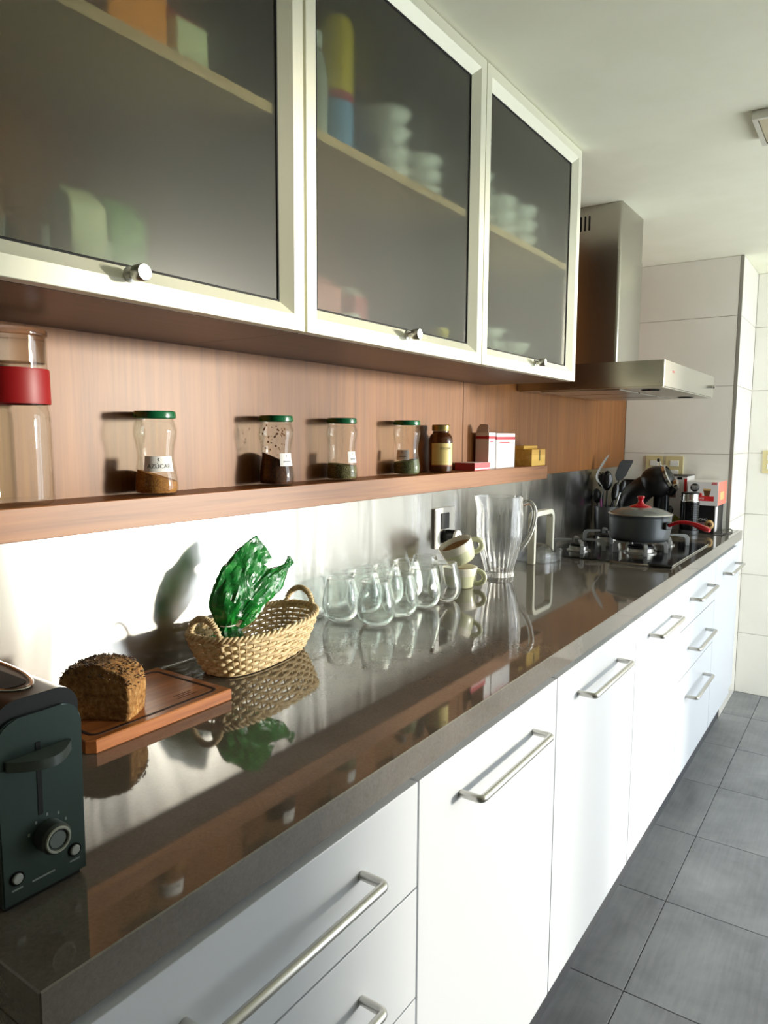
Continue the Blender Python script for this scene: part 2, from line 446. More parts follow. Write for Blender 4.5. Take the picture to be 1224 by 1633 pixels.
# wood panelling and steel backsplash on the wall behind the worktop
wp = thing('wood_panelling', 'reddish brown wood veneer panelling behind the shelf', 'wall panel')
for y0, y1 in ((0.10, 1.974), (1.977, Y1-0.001)):
    obj('panel', box(newbm(), XW-0.006, XW, y0, y1, 1.2125, ZT-0.001, 0.0006, 1), M_['panel'], wp)
bs = thing('metal_backsplash', 'brushed steel backsplash sheet along the back of the worktop', 'backsplash')
for y0, y1 in ((0.10, 1.7985), (1.8, Y1-0.001)):
    obj('sheet', box(newbm(), XW-0.006, XW-0.0015, y0, y1, ZC+0.0002, 1.212), M_['splash'], bs)

# ================================================================== WORKTOP
ct = thing('countertop', 'long polished dark grey stone worktop over white cabinets', 'countertop')
bm = newbm(); box(bm, XW-0.004, XCF, YE, Y1-0.0005, ZCB, ZC, 0.0014, 1)
obj('slab', bm, M_['counter'], ct)
obj('end_panel', box(newbm(), XW, XCF-0.004, YE, YE+0.02, 0.0, ZCB-0.0003), M_['counter'], ct)

# ================================================================== BASE CABINETS
def bar_handle(parent, y0, y1, z, out=0.037, r=0.0062):
    c = 0.007; pts = [(XD-0.001, y0, z), (XD+out-c, y0, z)]
    for k in range(1, 5): a = pi/2*k/5; pts.append((XD+out-c+c*sin(a), y0+c-c*cos(a), z))
    pts += [(XD+out, y0+c, z), (XD+out, y1-c, z)]
    for k in range(1, 5): a = pi/2*k/5; pts.append((XD+out-c+c*cos(a), y1-c+c*sin(a), z))
    pts += [(XD+out-c, y1, z), (XD-0.001, y1, z)]
    bm = newbm(); tube(bm, pts, r, 12)
    return obj('handle', bm, M_['handle'], parent, ang=50)

def front(parent, name, y0, y1, z0, z1, hz, hy0, hy1, g=0.0015):
    o = obj(name, box(newbm(), XD-0.018, XD, y0+g, y1-g, z0+0.0015, z1-0.0015, 0.0012, 2), M_['white'], parent)
    bar_handle(o, hy0, hy1, hz); return o

ZTOP = ZCB-0.006
units = [
 ('drawer_cabinet', 'white drawer unit at the near end under the toaster', YE+0.022, 0.822, [('drawer', 0.718, ZTOP, 0.808, 0.405, 0.686), ('drawer', 0.547, 0.718, 0.637, 0.405, 0.686), ('drawer', ZDB, 0.547, 0.462, 0.405, 0.686)]),
 ('door_cabinet', 'white door unit next to the near drawer unit', 0.822, 1.350, [('door', ZDB, ZTOP, 0.806, 0.946, 1.231)]),
 ('door_cabinet', 'white door unit below the glasses, second of the three wide doors', 1.350, 1.922, [('door', ZDB, ZTOP, 0.808, 1.478, 1.758)]),
 ('door_cabinet', 'white door unit just before the far drawer unit under the hob', 1.922, 2.450, [('door', ZDB, ZTOP, 0.803, 2.056, 2.316)]),
 ('drawer_cabinet', 'white three-drawer unit below the gas hob', 2.450, 3.042, [('drawer', 0.718, ZTOP, 0.808, 2.585, 2.875), ('drawer', 0.547, 0.718, 0.634, 2.590, 2.890), ('drawer', ZDB, 0.547, 0.461, 2.590, 2.882)]),
 ('door_cabinet', 'narrow white door unit at the far end by the tiled wall', 3.042, 3.530, [('door', ZDB, ZTOP, 0.801, 3.20, 3.50)]),
]
for nm, lab, y0, y1, fr_ in units:
    t = thing(nm, lab, 'cabinet', (0, 0, 0), 0, 'white base cabinets under the worktop')
    obj('body', box(newbm(), XW+0.01, XD-0.0195, y0+0.0005, y1-0.0005, ZDB, ZCB-0.0005), M_['carcass'], t)
    for n2, z0, z1, hz, h0, h1 in fr_: front(t, n2, y0, y1, z0, z1, hz, h0, h1, 0.0024 if nm.startswith('drawer') and y0 < 1 else 0.0019)
bm = box(newbm(), XW+0.01, XD-0.012, 3.532, Y1-0.001, ZDB, ZCB-0.0005)
tag(obj('filler_strip', bm, M_['white']), 'white filler strip between the last door and tiled wall', 'filler strip')
bm = box(newbm(), XK-0.02, XK, YE+0.022, Y1-0.002, 0.0, ZDB-0.0004)
tag(obj('kick_board', bm, M_['kick']), 'dark kick board recessed under the white cabinets', 'kick board')

# ================================================================== WALL CABINETS
def framering(y0, y1, z0, z1, prof):
    bm = newbm(); R = []
    for o, d in prof:
        R.append([bm.verts.new((XCAB-d, a, c)) for a, c in ((y0+o, z0+o), (y1-o, z0+o), (y1-o, z1-o), (y0+o, z1-o))])
    n = len(prof)
    for i in range(n):
        a, b2 = R[i], R[(i+1) % n]
        for k in range(4): bm.faces.new((a[k], a[(k+1) % 4], b2[(k+1) % 4], b2[k]))
    return bm

def knob(parent, y, z):
    bm = newbm(); prof = [(0, 0), (0.0095, 0), (0.0095, 0.003), (0.0052, 0.005), (0.0048, 0.011), (0.0065, 0.013), (0.0098, 0.014), (0.0102, 0.0155), (0.0102, 0.029), (0.0094, 0.030), (0, 0.030)]
    lathe(bm, prof, 24)
    bmesh.ops.rotate(bm, verts=bm.verts[:], cent=(0, 0, 0), matrix=Matrix.Rotation(pi/2, 3, 'Y'))
    bmesh.ops.translate(bm, verts=bm.verts[:], vec=(XCAB-0.0005, y, z))
    obj('knob', bm, M_['handle'], parent, ang=40)

ZSH0, ZSH1 = 1.841, 1.857
cabs = [('wide frosted glass wall cabinet nearest the viewer, above the sugar jar', 0.275, 0.891, 0.565, 0.004, 0.0015),
        ('frosted glass wall cabinet in the middle of the three', 0.891, 1.506, 1.190, 0.004, 0.0012),
        ('frosted glass wall cabinet beside the extractor hood', 1.506, 2.117, 1.815, 0.0012, 0.0)]
for lab, y0, y1, ky, g0, g1 in cabs:
    t = thing('wall_cabinet', lab, 'cabinet', (0, 0, 0), 0, 'frosted glass wall cabinets')
    xb, xf, w = XW+0.0005, XCAB-0.0215, 0.016
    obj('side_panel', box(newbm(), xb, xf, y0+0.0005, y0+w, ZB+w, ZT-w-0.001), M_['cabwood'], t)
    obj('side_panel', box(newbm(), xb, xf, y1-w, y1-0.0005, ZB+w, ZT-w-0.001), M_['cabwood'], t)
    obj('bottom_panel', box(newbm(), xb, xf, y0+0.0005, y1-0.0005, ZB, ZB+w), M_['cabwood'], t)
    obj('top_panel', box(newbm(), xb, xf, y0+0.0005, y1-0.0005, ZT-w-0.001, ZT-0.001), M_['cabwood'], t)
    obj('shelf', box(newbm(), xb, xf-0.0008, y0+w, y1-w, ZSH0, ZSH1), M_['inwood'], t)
    a, b2 = y0+g0, y1-g1; z0, z1 = ZB+0.0005, ZT-0.002
    d = obj('door', framering(a, b2, z0, z1, [(0, 0.0205), (0, 0.0008), (0.0008, 0), (0.024, 0), (0.042, 0.015), (0.042, 0.0205)]), M_['alu'], t, ang=20)
    obj('pane', box(newbm(), XCAB-0.0202, XCAB-0.0172, a+0.0425, b2-0.0425, z0+0.0425, z1-0.0425), M_['frost'], d)
    obj('gasket', framering(a, b2, z0, z1, [(0.0422, 0.0168), (0.0422, 0.015), (0.0445, 0.015), (0.0455, 0.0168)]), M_['rubber'], d)
    knob(d, ky, ZB+0.030)

# ================================================================== WALL SHELF
ws = obj('wall_shelf', box(newbm(), XW+0.0004, XSF, 0.10, 2.450, ZSB, ZS, 0.001, 1), M_['shelf'])
tag(ws, 'long narrow wooden wall shelf carrying the spice jars', 'shelf')

# ================================================================== EXTRACTOR HOOD
HX, HY0, HY1, HZ0, HZ1 = -0.572, 2.365, 3.165, 1.5155, 1.600
CX, CY0, CY1 = -0.80, 2.622, 2.905
hd = thing('extractor_hood', 'brushed steel chimney extractor hood above the hob', 'hood', (0, 0, 0))
bm = newbm()
prism(bm, rrect(XW+0.0006, HX, HY0, HY1, 0.002, 2), HZ0+0.004, HZ1)
obj('canopy', bm, M_['hood'], hd)
bm = newbm(); box(bm, XW+0.01, HX-0.006, HY0+0.006, HY1-0.006, HZ0, HZ0+0.0038)
obj('underside', bm, M_['hood'], hd)
for y0 in (HY0+0.05, HY0+0.29, HY0+0.53):
    f_ = obj('grease_filter', box(newbm(), XW+0.07, HX-0.15, y0, y0+0.22, HZ0-0.003, HZ0-0.0002, 0.001, 1), M_['handle'], hd)
for yy in (HY0+0.14, HY1-0.14):
    bm = lathe(newbm(), [(0, -0.004), (0.026, -0.004), (0.033, -0.0002), (0.036, -0.0002)], 24)
    obj('lamp_glass', bm, M_['blackgloss'], hd, (HX-0.075, yy, HZ0))
bm = newbm(); r = 0.012
def chim(x1, y0, y1, r):
    return [(XW+0.0006, y0), (x1-r, y0)]+[(x1-r+r*sin(pi/2*k/5), y0+r-r*cos(pi/2*k/5)) for k in range(1, 6)]+[(x1-r+r*cos(pi/2*k/5), y1-r+r*sin(pi/2*k/5)) for k in range(0, 6)]+[(XW+0.0006, y1)]
prism(bm, chim(CX, CY0, CY1, r), HZ1+0.0003, 2.02)
obj('lower_chimney', bm, M_['hood'], hd)
bm = newbm(); prism(bm, chim(CX-0.002, CY0+0.002, CY1-0.002, r), 2.0203, ZT-0.0008)
uc = obj('upper_chimney', bm, M_['hood'], hd)
for k in range(6):
    xx = CX-0.118-k*0.0155
    bm = newbm(); prism(bm, [(p[0], p[1]) for p in rrect(xx-0.0032, xx+0.0032, 2.098, 2.150, 0.0031, 3)], CY0+0.0012, CY0+0.0024, 'y')
    obj('vent_slot', bm, M_['rubber'], uc)
bm = lathe(newbm(), [(0, 0), (0.006, 0), (0.006, 0.010), (0.0075, 0.012), (0.0075, 0.018), (0, 0.018)], 16)
obj('switch_knob', bm, M_['chrome'], hd, (HX, HY1-0.075, (HZ0+HZ1)/2), (0, pi/2, 0))
bm = newbm(); prism(bm, [(HY0+0.105, 1.567), (HY0+0.128, 1.567), (HY0+0.128, 1.574), (HY0+0.105, 1.574)], HX-0.0002, HX+0.0004, 'x')
tag(obj('badge', bm, M_['redgloss'], hd), 'small red maker badge')

# ================================================================== CEILING LAMP
cl = thing('ceiling_lamp', 'square flat ceiling lamp with beige diffuser at the picture edge', 'lamp', (-0.225, 2.206, ZT))
def sqring(o, i, z0, z1):
    bm = newbm(); V = []
    for s, z in ((o, z1), (o, z0), (i, z0), (i, z1)):
        V.append([bm.verts.new((x*s, y*s, z)) for x, y in ((-1, -1), (1, -1), (1, 1), (-1, 1))])
    for k in range(4):
        for j in range(4): bm.faces.new((V[k][j], V[k][(j+1) % 4], V[(k+1) % 4][(j+1) % 4], V[(k+1) % 4][j]))
    return bm
obj('frame', sqring(0.1, 0.088, -0.022, -0.0005), M_['handle'], cl)
obj('diffuser', box(newbm(), -0.0875, 0.0875, -0.0875, 0.0875, -0.019, -0.0005, 0.002), mat('lamp_diffuser', (196, 184, 150), 0.4), cl)

# ================================================================== JARS AND BOXES ON THE WALL SHELF
JX = -1.0245
def wrap(r, a0, z0):
    """lay a print on a cylinder of radius r facing azimuth a0"""
    return lambda x, y: (r*cos(a0+x/r), r*sin(a0+x/r), z0+y)

def cyl_label(r, a0, width, z0, z1, rz=None, n=14):
    bm = newbm(); hw = width/r/2; m_ = 4; V = []
    for j in range(m_+1):
        z = z0+(z1-z0)*j/m_; rj = rz(z) if rz else r
        V.append([bm.verts.new((rj*cos(a0-hw+2*hw*k/n), rj*sin(a0-hw+2*hw*k/n), z)) for k in range(n+1)])
    for j in range(m_):
        for k in range(n): bm.faces.new((V[j][k], V[j][k+1], V[j+1][k+1], V[j+1][k]))
    return bm

JP = sprofile([(0.0335, 0.0015), (0.0368, 0.010), (0.0362, 0.026), (0.0322, 0.050), (0.0306, 0.066), (0.0322, 0.082), (0.0358, 0.100), (0.0362, 0.110), (0.0335, 0.122), (0.0315, 0.128), (0.0315, 0.137)], 3)
def jar_r(z):
    for (r0, z0), (r1, z1) in zip(JP, JP[1:]):
        if z0 <= z <= z1: return r0+(r1-r0)*(z-z0)/max(1e-6, z1-z0)
    return JP[-1][0]

def make_jar(label, y, fill, tilt, tdir, fmat, lab_az, lab_w, lab_txt=None):
    t = thing('spice_jar', label, 'jar', (JX, y, ZS+0.0002), 0, 'green-lidded jars on the wall shelf')
    outer = [(0, 0.0)]+[(0.031, 0.0)]+JP
    inner = [(r-0.0022, z) for r, z in JP if z > 0.005]
    prof = outer+inner[::-1]+[(0, 0.0035)]
    obj('glass_body', lathe(newbm(), prof, 40), M_['jarglass'], t, ang=60)
    # contents: heaped against one side
    bm = newbm(); seg = 32; rings = []
    zs = [0.004, 0.006, 0.010]+[0.010+k*0.004 for k in range(1, 30)]
    top = lambda x, yy: fill+tilt*(x*cos(tdir)+yy*sin(tdir))
    rows_ = []
    N = 10
    for j in range(N+1):
        ring = []
        for k in range(seg):
            a = 2*pi*k/seg; zt = fill
            for _ in range(4):
                rr_ = jar_r(max(zt, 0.004))-0.0026; zt = max(0.008, top(rr_*cos(a), rr_*sin(a)))
            z = 0.004+(zt-0.004)*j/N; rr_ = jar_r(z)-0.0026
            ring.append(bm.verts.new((rr_*cos(a), rr_*sin(a), z)))
        rows_.append(ring)
    for j in range(N):
        for k in range(seg): bm.faces.new((rows_[j][k], rows_[j][(k+1) % seg], rows_[j+1][(k+1) % seg], rows_[j+1][k]))
    bm.faces.new(rows_[0][::-1])
    prev = rows_[-1]
    for s in (0.66, 0.33):
        ring = [bm.verts.new((v.co.x*s, v.co.y*s, max(0.008, top(v.co.x*s, v.co.y*s))+random.uniform(-.0006, .0012))) for v in rows_[-1]]
        for k in range(seg): bm.faces.new((prev[k], prev[(k+1) % seg], ring[(k+1) % seg], ring[k]))
        prev = ring
    c = bm.verts.new((0, 0, top(0, 0)))
    for k in range(seg): bm.faces.new((prev[k], prev[(k+1) % seg], c))
    obj('contents', bm, fmat, t, ang=60)
    lid = [(0, 0.1412), (0.0295, 0.1412), (0.0310, 0.1402), (0.0330, 0.1420), (0.0345, 0.1405), (0.0352, 0.137), (0.0352, 0.131), (0.0345, 0.1298), (0.0334, 0.1298), (0.0334, 0.1385), (0, 0.1385)]
    obj('lid', lathe(newbm(), lid, 40), M_['lidgreen'], t)
    if lab_w:
        lz0, lz1 = 0.040, 0.066
        lb = obj('label', cyl_label(0.033, lab_az, lab_w, lz0, lz1, lambda z: jar_r(z)+0.0004), M_['paper'], t, ang=None)
        if lab_txt:
            fn = lambda x, yy: ((jar_r(0.049+yy)+0.0007)*cos(lab_az+x/0.032), (jar_r(0.049+yy)+0.0007)*sin(lab_az+x/0.032), 0.049+yy)
            if lab_txt == 'AZÚCAR': textpart(lab_txt, 0.0098, M_['ink'], lb, fn)
            else:        # print too small to read
                bm = newbm(); V = [[bm.verts.new(fn(-lab_w*0.28+lab_w*0.56*k/8, yy)) for k in range(9)] for yy in (-0.0015, 0.0015)]
                for k in range(8): bm.faces.new((V[0][k], V[0][k+1], V[1][k+1], V[1][k]))
                obj('small_print', bm, mat('faint_ink', (150, 150, 155), 0.6), lb, ang=None)
            fm = lambda a, r: ((jar_r(0.0605+r*sin(a))+0.0007)*cos(lab_az+r*cos(a)/0.032), (jar_r(0.0605+r*sin(a))+0.0007)*sin(lab_az+r*cos(a)/0.032), 0.0605+r*sin(a))
            bm = newbm(); n = 16     # small crescent mark
            A = [bm.verts.new(fm(0.9+k*(2*pi-1.8)/n, 0.0026)) for k in range(n+1)]
            B = [bm.verts.new(fm(0.9+k*(2*pi-1.8)/n, 0.0026-0.0014*sin(pi*k/n))) for k in range(n+1)]
            for k in range(n):
                try: bm.faces.new((A[k], A[k+1], B[k+1], B[k]))
                except ValueError: pass
            obj('crescent_mark', bm, M_['ink'], lb, ang=None)
    return t

m_sugar = speckle('brown_sugar', (132, 84, 34), (176, 120, 54), 320, 0.8, bmp=0.6)
m_cocoa = speckle('cocoa_powder', (52, 26, 12), (84, 46, 22), 200, 0.9, bmp=0.4)
m_herb = speckle('dried_herbs', (58, 56, 30), (150, 142, 96), 420, 0.9, 0.42, 0.6, bmp=0.9)
m_herb2 = speckle('dried_oregano', (50, 56, 32), (128, 134, 92), 480, 0.9, 0.42, 0.6, bmp=0.9)
CAZ = lambda y: atan2(-y, -JX)     # azimuth from a jar to the viewer
make_jar('jar with brown sugar and a lettered white label', 0.794, 0.033, -0.32, CAZ(0.794)+pi/2, m_sugar, CAZ(0.794)+0.17, 0.052, 'AZÚCAR')
make_jar('jar half full of dark cocoa powder, with stained glass', 1.093, 0.055, -0.45, CAZ(1.093)+pi/2, m_cocoa, CAZ(1.093)+0.75, 0.034, 'small print')
make_jar('jar a third full of dried herbs with the label turned away', 1.312, 0.036, -0.1, 0.4, m_herb, CAZ(1.312)+0.95, 0.032, 'small print')
make_jar('herb jar with label on the left, beside the amber bottle', 1.588, 0.038, 0.15, 0.8, m_herb2, CAZ(1.588)-0.35, 0.036, 'small print')
# stains inside the cocoa jar
j2 = [o for o in COL.objects if o.name.startswith('spice_jar')][1]
mst = mat('cocoa_stain', (112, 64, 28), 0.8)
rs = random.Random(3)
for cnt, tgt, sp in ((70, j2, 0.9), ):
    bm = newbm()
    for _ in range(cnt):
        z = rs.uniform(0.062, 0.122); a = CAZ(1.093)+rs.gauss(-0.2, 0.7); r0 = jar_r(z)-0.0024; s = rs.uniform(0.0006, 0.0022)
        P = [bm.verts.new(((r0)*cos(a+s*cos(q)/r0), (r0)*sin(a+s*cos(q)/r0), z+s*1.2*sin(q))) for q in [2*pi*k/6 for k in range(6)]]
        bm.faces.new(P)
    o = obj('cocoa_dust', bm, mst, tgt, ang=None); o['kind'] = 'stuff'

# tall canister with red band, at the picture's left edge
t = thing('glass_canister', 'tall clear glass canister with a red band and clear lid', 'canister', (-1.0185, 0.549, ZS+0.0002))
bp = sprofile([(0.040, 0.0), (0.0475, 0.006), (0.0492, 0.02), (0.0488, 0.08), (0.0482, 0.125), (0.0462, 0.139), (0.0455, 0.146), (0.0455, 0.19)], 3)
obj('glass_body', lathe(newbm(), [(0, 0)]+bp+[(r-0.0028, z) for r, z in bp if z > 0.008][::-1]+[(0, 0.006)], 48), M_['jarglass'], t, ang=60)
obj('band', lathe(newbm(), [(0.0458, 0.1445), (0.0478, 0.1445), (0.0482, 0.147), (0.0478, 0.190), (0.0472, 0.1935), (0.0458, 0.1935)], 48, close=True), M_['red'], t)
obj('lid', lathe(newbm(), [(0, 0.2005), (0.040, 0.2005), (0.043, 0.202), (0.0435, 0.238), (0.0468, 0.2395), (0.0475, 0.244), (0.046, 0.2485), (0.040, 0.2495), (0, 0.2495)], 48), M_['clearplastic'], t, ang=40)
obj('collar', lathe(newbm(), [(0.0445, 0.194), (0.0462, 0.194), (0.0462, 0.2375), (0.0445, 0.2375)], 48, close=True), M_['jarglass'], t)

# amber bottle
t = thing('amber_bottle', 'dark amber bottle with a cream label and gold cap', 'bottle', (JX, 1.765, ZS+0.0002))
ap = sprofile([(0.030, 0.0), (0.0335, 0.006), (0.0338, 0.05), (0.0338, 0.088), (0.030, 0.103), (0.0235, 0.110), (0.0225, 0.116)], 4)
obj('glass_body', lathe(newbm(), [(0, 0)]+ap+[(0, 0.116)], 36), M_['amber'], t, ang=60)
obj('cap', lathe(newbm(), [(0.0225, 0.1165), (0.0248, 0.1165), (0.0252, 0.118), (0.0252, 0.131), (0.0235, 0.1335), (0, 0.1335)], 36), mat('gold_cap', (150, 132, 78), 0.3, 0.6), t)
az = CAZ(1.765)
lb = obj('label', cyl_label(0.0342, az+0.25, 0.072, 0.018, 0.082), mat('cream_label', (222, 200, 128), 0.45), t, ang=None)
textpart('SOLGAR', 0.009, M_['ink'], lb, wrap(0.0346, az+0.45, 0.068))
bm = cyl_label(0.0345, az+0.25, 0.072, 0.018, 0.022); obj('label_stripe', bm, mat('label_brown', (120, 60, 30), 0.5), lb, ang=None)

# cartons
mg = mat('carton_white', (238, 236, 236), 0.5); mr = mat('carton_red', (186, 40, 58), 0.5); mgb = mat('carton_inner', (206, 200, 196), 0.7)
t = thing('medicine_box', 'small flat red medicine box lying beside the amber bottle', 'box', (0, 0, 0))
obj('carton', box(newbm(), -1.050, -0.984, 1.897, 1.998, ZS+0.0002, ZS+0.0225, 0.0006, 1), mat('carton_pink', (196, 72, 84), 0.5), t)
obj('top_panel', box(newbm(), -1.048, -0.986, 1.899, 1.996, ZS+0.0226, ZS+0.0230), mg, t)
obj('stripe', box(newbm(), -0.9839, -0.9836, 1.899, 1.996, ZS+0.004, ZS+0.007), mg, t)
def carton(lab, x0, x1, y0, y1, h, flap=0):
    t = thing('medicine_carton', lab, 'box', (0, 0, 0), 0, 'upright white medicine cartons')
    obj('carton', box(newbm(), x0, x1, y0, y1, ZS+0.0002, ZS+h, 0.0006, 1), mg, t)
    obj('red_stripe', box(newbm(), x0+0.001, x1+0.0003, y0-0.0003, y1-0.001, ZS+h-0.020, ZS+h-0.011), mr, t)
    obj('small_print', box(newbm(), x1, x1+0.0003, y0+(y1-y0)*0.15, y0+(y1-y0)*0.7, ZS+h-0.031, ZS+h-0.028), mr, t)
    if flap:
        bm = newbm(); prism(bm, [(x0+0.002, ZS+h), (x1-0.002, ZS+h), (x1-0.002, ZS+h+0.022), (x1-0.010, ZS+h+0.026), (x0+0.016, ZS+h+0.026), (x0+0.006, ZS+h+0.014)], y0, y0+0.0008, 'y')
        obj('open_flap', bm, mgb, t)
carton('white carton with a raised open flap behind the red box', -1.060, -1.013, 2.045, 2.091, 0.114, 1)
carton('closed white carton with a red stripe beside the bamboo box', -1.060, -1.011, 2.096, 2.236, 0.112)
t = thing('bamboo_box', 'small yellow bamboo box with lid at the shelf end', 'box', (0, 0, 0))
obj('body', box(newbm(), -1.058, -0.986, 2.322, 2.442, ZS+0.0002, ZS+0.058, 0.001, 1), M_['bamboo'], t)
obj('lid', box(newbm(), -1.058, -1.010, 2.308, 2.426, ZS+0.0583, ZS+0.070, 0.001, 1), M_['bamboo'], t)
obj('slot', box(newbm(), -0.9862, -0.9857, 2.386, 2.394, ZS+0.018, ZS+0.056), M_['rubber'], t)

# ================================================================== OUTLET ON THE BACKSPLASH
t = thing('wall_outlet', 'steel framed socket plate on the backsplash with a plug in it', 'outlet', (XW-0.0015, 1.862, 1.086))
bm = newbm(); prism(bm, rrect(-0.058, 0.058, -0.060, 0.060, 0.006, 3), 0.0002, 0.007, 'x'); obj('plate', bm, M_['handle'], t)
bm = newbm(); prism(bm, rrect(-0.054, -0.030, -0.056, 0.056, 0.004, 3), 0.0071, 0.0085, 'x'); obj('side_strip', bm, M_['whiteplastic'], t)
bm = newbm(); prism(bm, rrect(-0.024, 0.024, -0.004, 0.044, 0.003, 3), 0.0071, 0.0095, 'x'); obj('socket_insert', bm, M_['black'], t)
t = thing('plug_adapter', 'round plug adapter with a white face in the backsplash socket', 'plug', (XW+0.0083, 1.868, 1.058), 0)
bm = lathe(newbm(), [(0, 0), (0.021, 0), (0.022, 0.004), (0.022, 0.034), (0, 0.034)], 28); obj('body', bm, M_['black'], t, rot=(0, pi/2, 0))
fc = obj('face', lathe(newbm(), [(0, 0.0342), (0.0225, 0.0342), (0.0225, 0.040), (0.021, 0.042), (0, 0.042)], 28), M_['whiteplastic'], t, rot=(0, pi/2, 0))
for yy, zz in ((-0.007, 0.0), (0.006, 0.007), (0.006, -0.007)):
    obj('pin_hole', box(newbm(), 0.0419, 0.0424, yy-0.0035, yy+0.0035, zz-0.0012, zz+0.0012), M_['rubber'], t)

# ================================================================== DRINKING GLASSES
GP = sprofile([(0.0235, 0.0), (0.0315, 0.005), (0.0405, 0.017), (0.0445, 0.033), (0.0440, 0.050), (0.0390, 0.074), (0.0318, 0.098)], 5)
gprof = [(0, 0.0)]+GP+[(0.0324, 0.0986), (0.0323, 0.0995), (0.0315, 0.0999), (0.0305, 0.0995), (0.0302, 0.0984)]+[(r-0.0013-0.002*max(0, 1-z/0.03), z) for r, z in GP if 0.0095 < z < 0.097][::-1]+[(0.020, 0.0088), (0, 0.0082)]
gl0 = None
spots = [(-1.0215, 1.303, 'back row, nearest the basket'), (-1.0215, 1.397, 'back row, second from the basket'), (-1.0215, 1.492, 'middle of the back row'), (-1.0215, 1.586, 'back row, fourth from the basket'), (-1.0215, 1.682, 'back row, nearest the socket'),
         (-0.930, 1.318, 'front row, nearest the viewer'), (-0.9325, 1.421, 'front row, second from the viewer'), (-0.9325, 1.527, 'front row, third from the viewer'), (-0.9225, 1.618, 'front row, beside the stacked cups')]
for x, y, lab in spots:
    lab = 'stemless clear drinking glass, '+lab
    if gl0 is None:
        gl0 = obj('drinking_glass', lathe(newbm(), gprof, 48), M_['glass'], ang=60); o = gl0
        obj('rim', tube(newbm(), [(0.0313*cos(2*pi*k/48), 0.0313*sin(2*pi*k/48), 0.1009) for k in range(48)], 0.0011, 8, closed=True), mat('rim_glass', lin=(0.95, 0.98, 0.97, 1), rough=0.02, trans=0.85, ior=1.5), gl0, ang=60)
    else: o = copy_tree(gl0)
    o.location = (x, y, ZC+0.0002); tag(o, lab, 'glass', 'stemless glasses on the worktop')

# ================================================================== STACKED CUPS
mgreen = mat('pale_green_glaze', (216, 219, 184), 0.25, coat=0.4); mcream = mat('cream_glaze', (236, 232, 214), 0.25, coat=0.4)
def cup(lab, loc, rot):
    t = thing('coffee_cup', lab, 'cup', loc, 0, 'pale green cups stacked on the worktop'); t.rotation_euler = rot
    lo = sprofile([(0.034, 0.0), (0.0385, 0.003), (0.0425, 0.012), (0.0455, 0.024), (0.0475, 0.036)], 4)
    obj('bowl', lathe(newbm(), [(0, 0.001)]+lo+[(0.0440, 0.036), (0.040, 0.016), (0.034, 0.006), (0, 0.005)], 40), mgreen, t, ang=60)
    hi = sprofile([(0.0476, 0.0363), (0.0492, 0.045), (0.0500, 0.058)], 4)
    obj('rim_band', lathe(newbm(), hi+[(0.049, 0.0592), (0.0475, 0.058), (0.0452, 0.045), (0.0438, 0.0363)], 40, close=True), mcream, t, ang=60)
    obj('inner_glaze', lathe(newbm(), [(0, 0.0062), (0.033, 0.0066), (0.0392, 0.016), (0.0432, 0.036), (0.0445, 0.045), (0.0440, 0.045), (0.0426, 0.036), (0.0386, 0.016), (0.033, 0.0074), (0, 0.007)], 36), mat('tan_glaze', (170, 134, 92), 0.3), t, ang=60)
    pts = [(0.046+0.024*max(0, sin(a))*1.0+0.001, 0, 0.031+0.019*cos(a)) for a in [pi*k/12 for k in range(13)]]
    pts = [(0.0445, 0, 0.0505)]+pts[1:-1]+[(0.042, 0, 0.0125)]
    obj('handle', tube(newbm(), smoothcurve(pts, 2), 0.0058, 10, flat=1.3), mgreen, t, ang=60)
    return t
cup('pale green cup standing upright under another cup', (-0.972, 1.795, ZC+0.0002), (0, 0, 0.30))
cup('pale green cup lying tilted on top of the other cup', (-0.968, 1.800, ZC+0.075), (Matrix.Rotation(radians(24), 3, Vector((0.57, -0.82, 0))) @ Matrix.Rotation(radians(8), 3, Vector((0.82, 0.57, 0))) @ Matrix.Rotation(0.45, 3, 'Z')).to_euler())

# ================================================================== GLASS JUG
t = thing('glass_jug', 'tall clear ribbed glass jug with a handle', 'jug', (-0.955, 2.015, ZC+0.0002), radians(15))
jp = sprofile([(0.044, 0.0), (0.0455, 0.004), (0.043, 0.012), (0.0435, 0.022), (0.052, 0.050), (0.062, 0.090), (0.0685, 0.130), (0.0705, 0.175), (0.0695, 0.215), (0.0690, 0.247)], 4)
bm = newbm(); seg = 96; R = []
prof = [(0, 0.0, 0)]+[(r, z, 1) for r, z in jp]+[(r-0.0045, z, 0) for r, z in jp if z > 0.018][::-1]+[(0, 0.016, 0)]
for r, z, rib in prof:
    if r == 0: R.append([bm.verts.new((0, 0, z))]); continue
    ring = []
    for k in range(seg):
        a = 2*pi*k/seg; q = r
        if rib: q += 0.0034*(abs(sin(12*a))-0.5)*(1.0 if z < 0.12+0.03*sin(12*a) else (0.45 if z < 0.205 else 0.0))
        sp = max(0, cos(a-pi))**12*0.012*max(0, (z-0.2)/0.047); q += sp
        ring.append(bm.verts.new((q*cos(a), q*sin(a), z)))
    R.append(ring)
for a, b2 in zip(R, R[1:]):
    for k in range(seg):
        k2 = (k+1) % seg
        if len(a) == 1: bm.faces.new((a[0], b2[k2], b2[k]))
        elif len(b2) == 1: bm.faces.new((a[k], a[k2], b2[0]))
        else: bm.faces.new((a[k], a[k2], b2[k2], b2[k]))
obj('glass_body', bm, M_['jugglass'], t, ang=60)
hp = smoothcurve([(0.0700, 0, 0.226), (0.085, 0, 0.232), (0.100, 0, 0.222), (0.106, 0, 0.195), (0.100, 0, 0.155), (0.086, 0, 0.118), (0.0685, 0, 0.092)], 5)
obj('handle', tube(newbm(), hp, 0.0065, 12, flat=1.3), M_['jugglass'], t, ang=60)

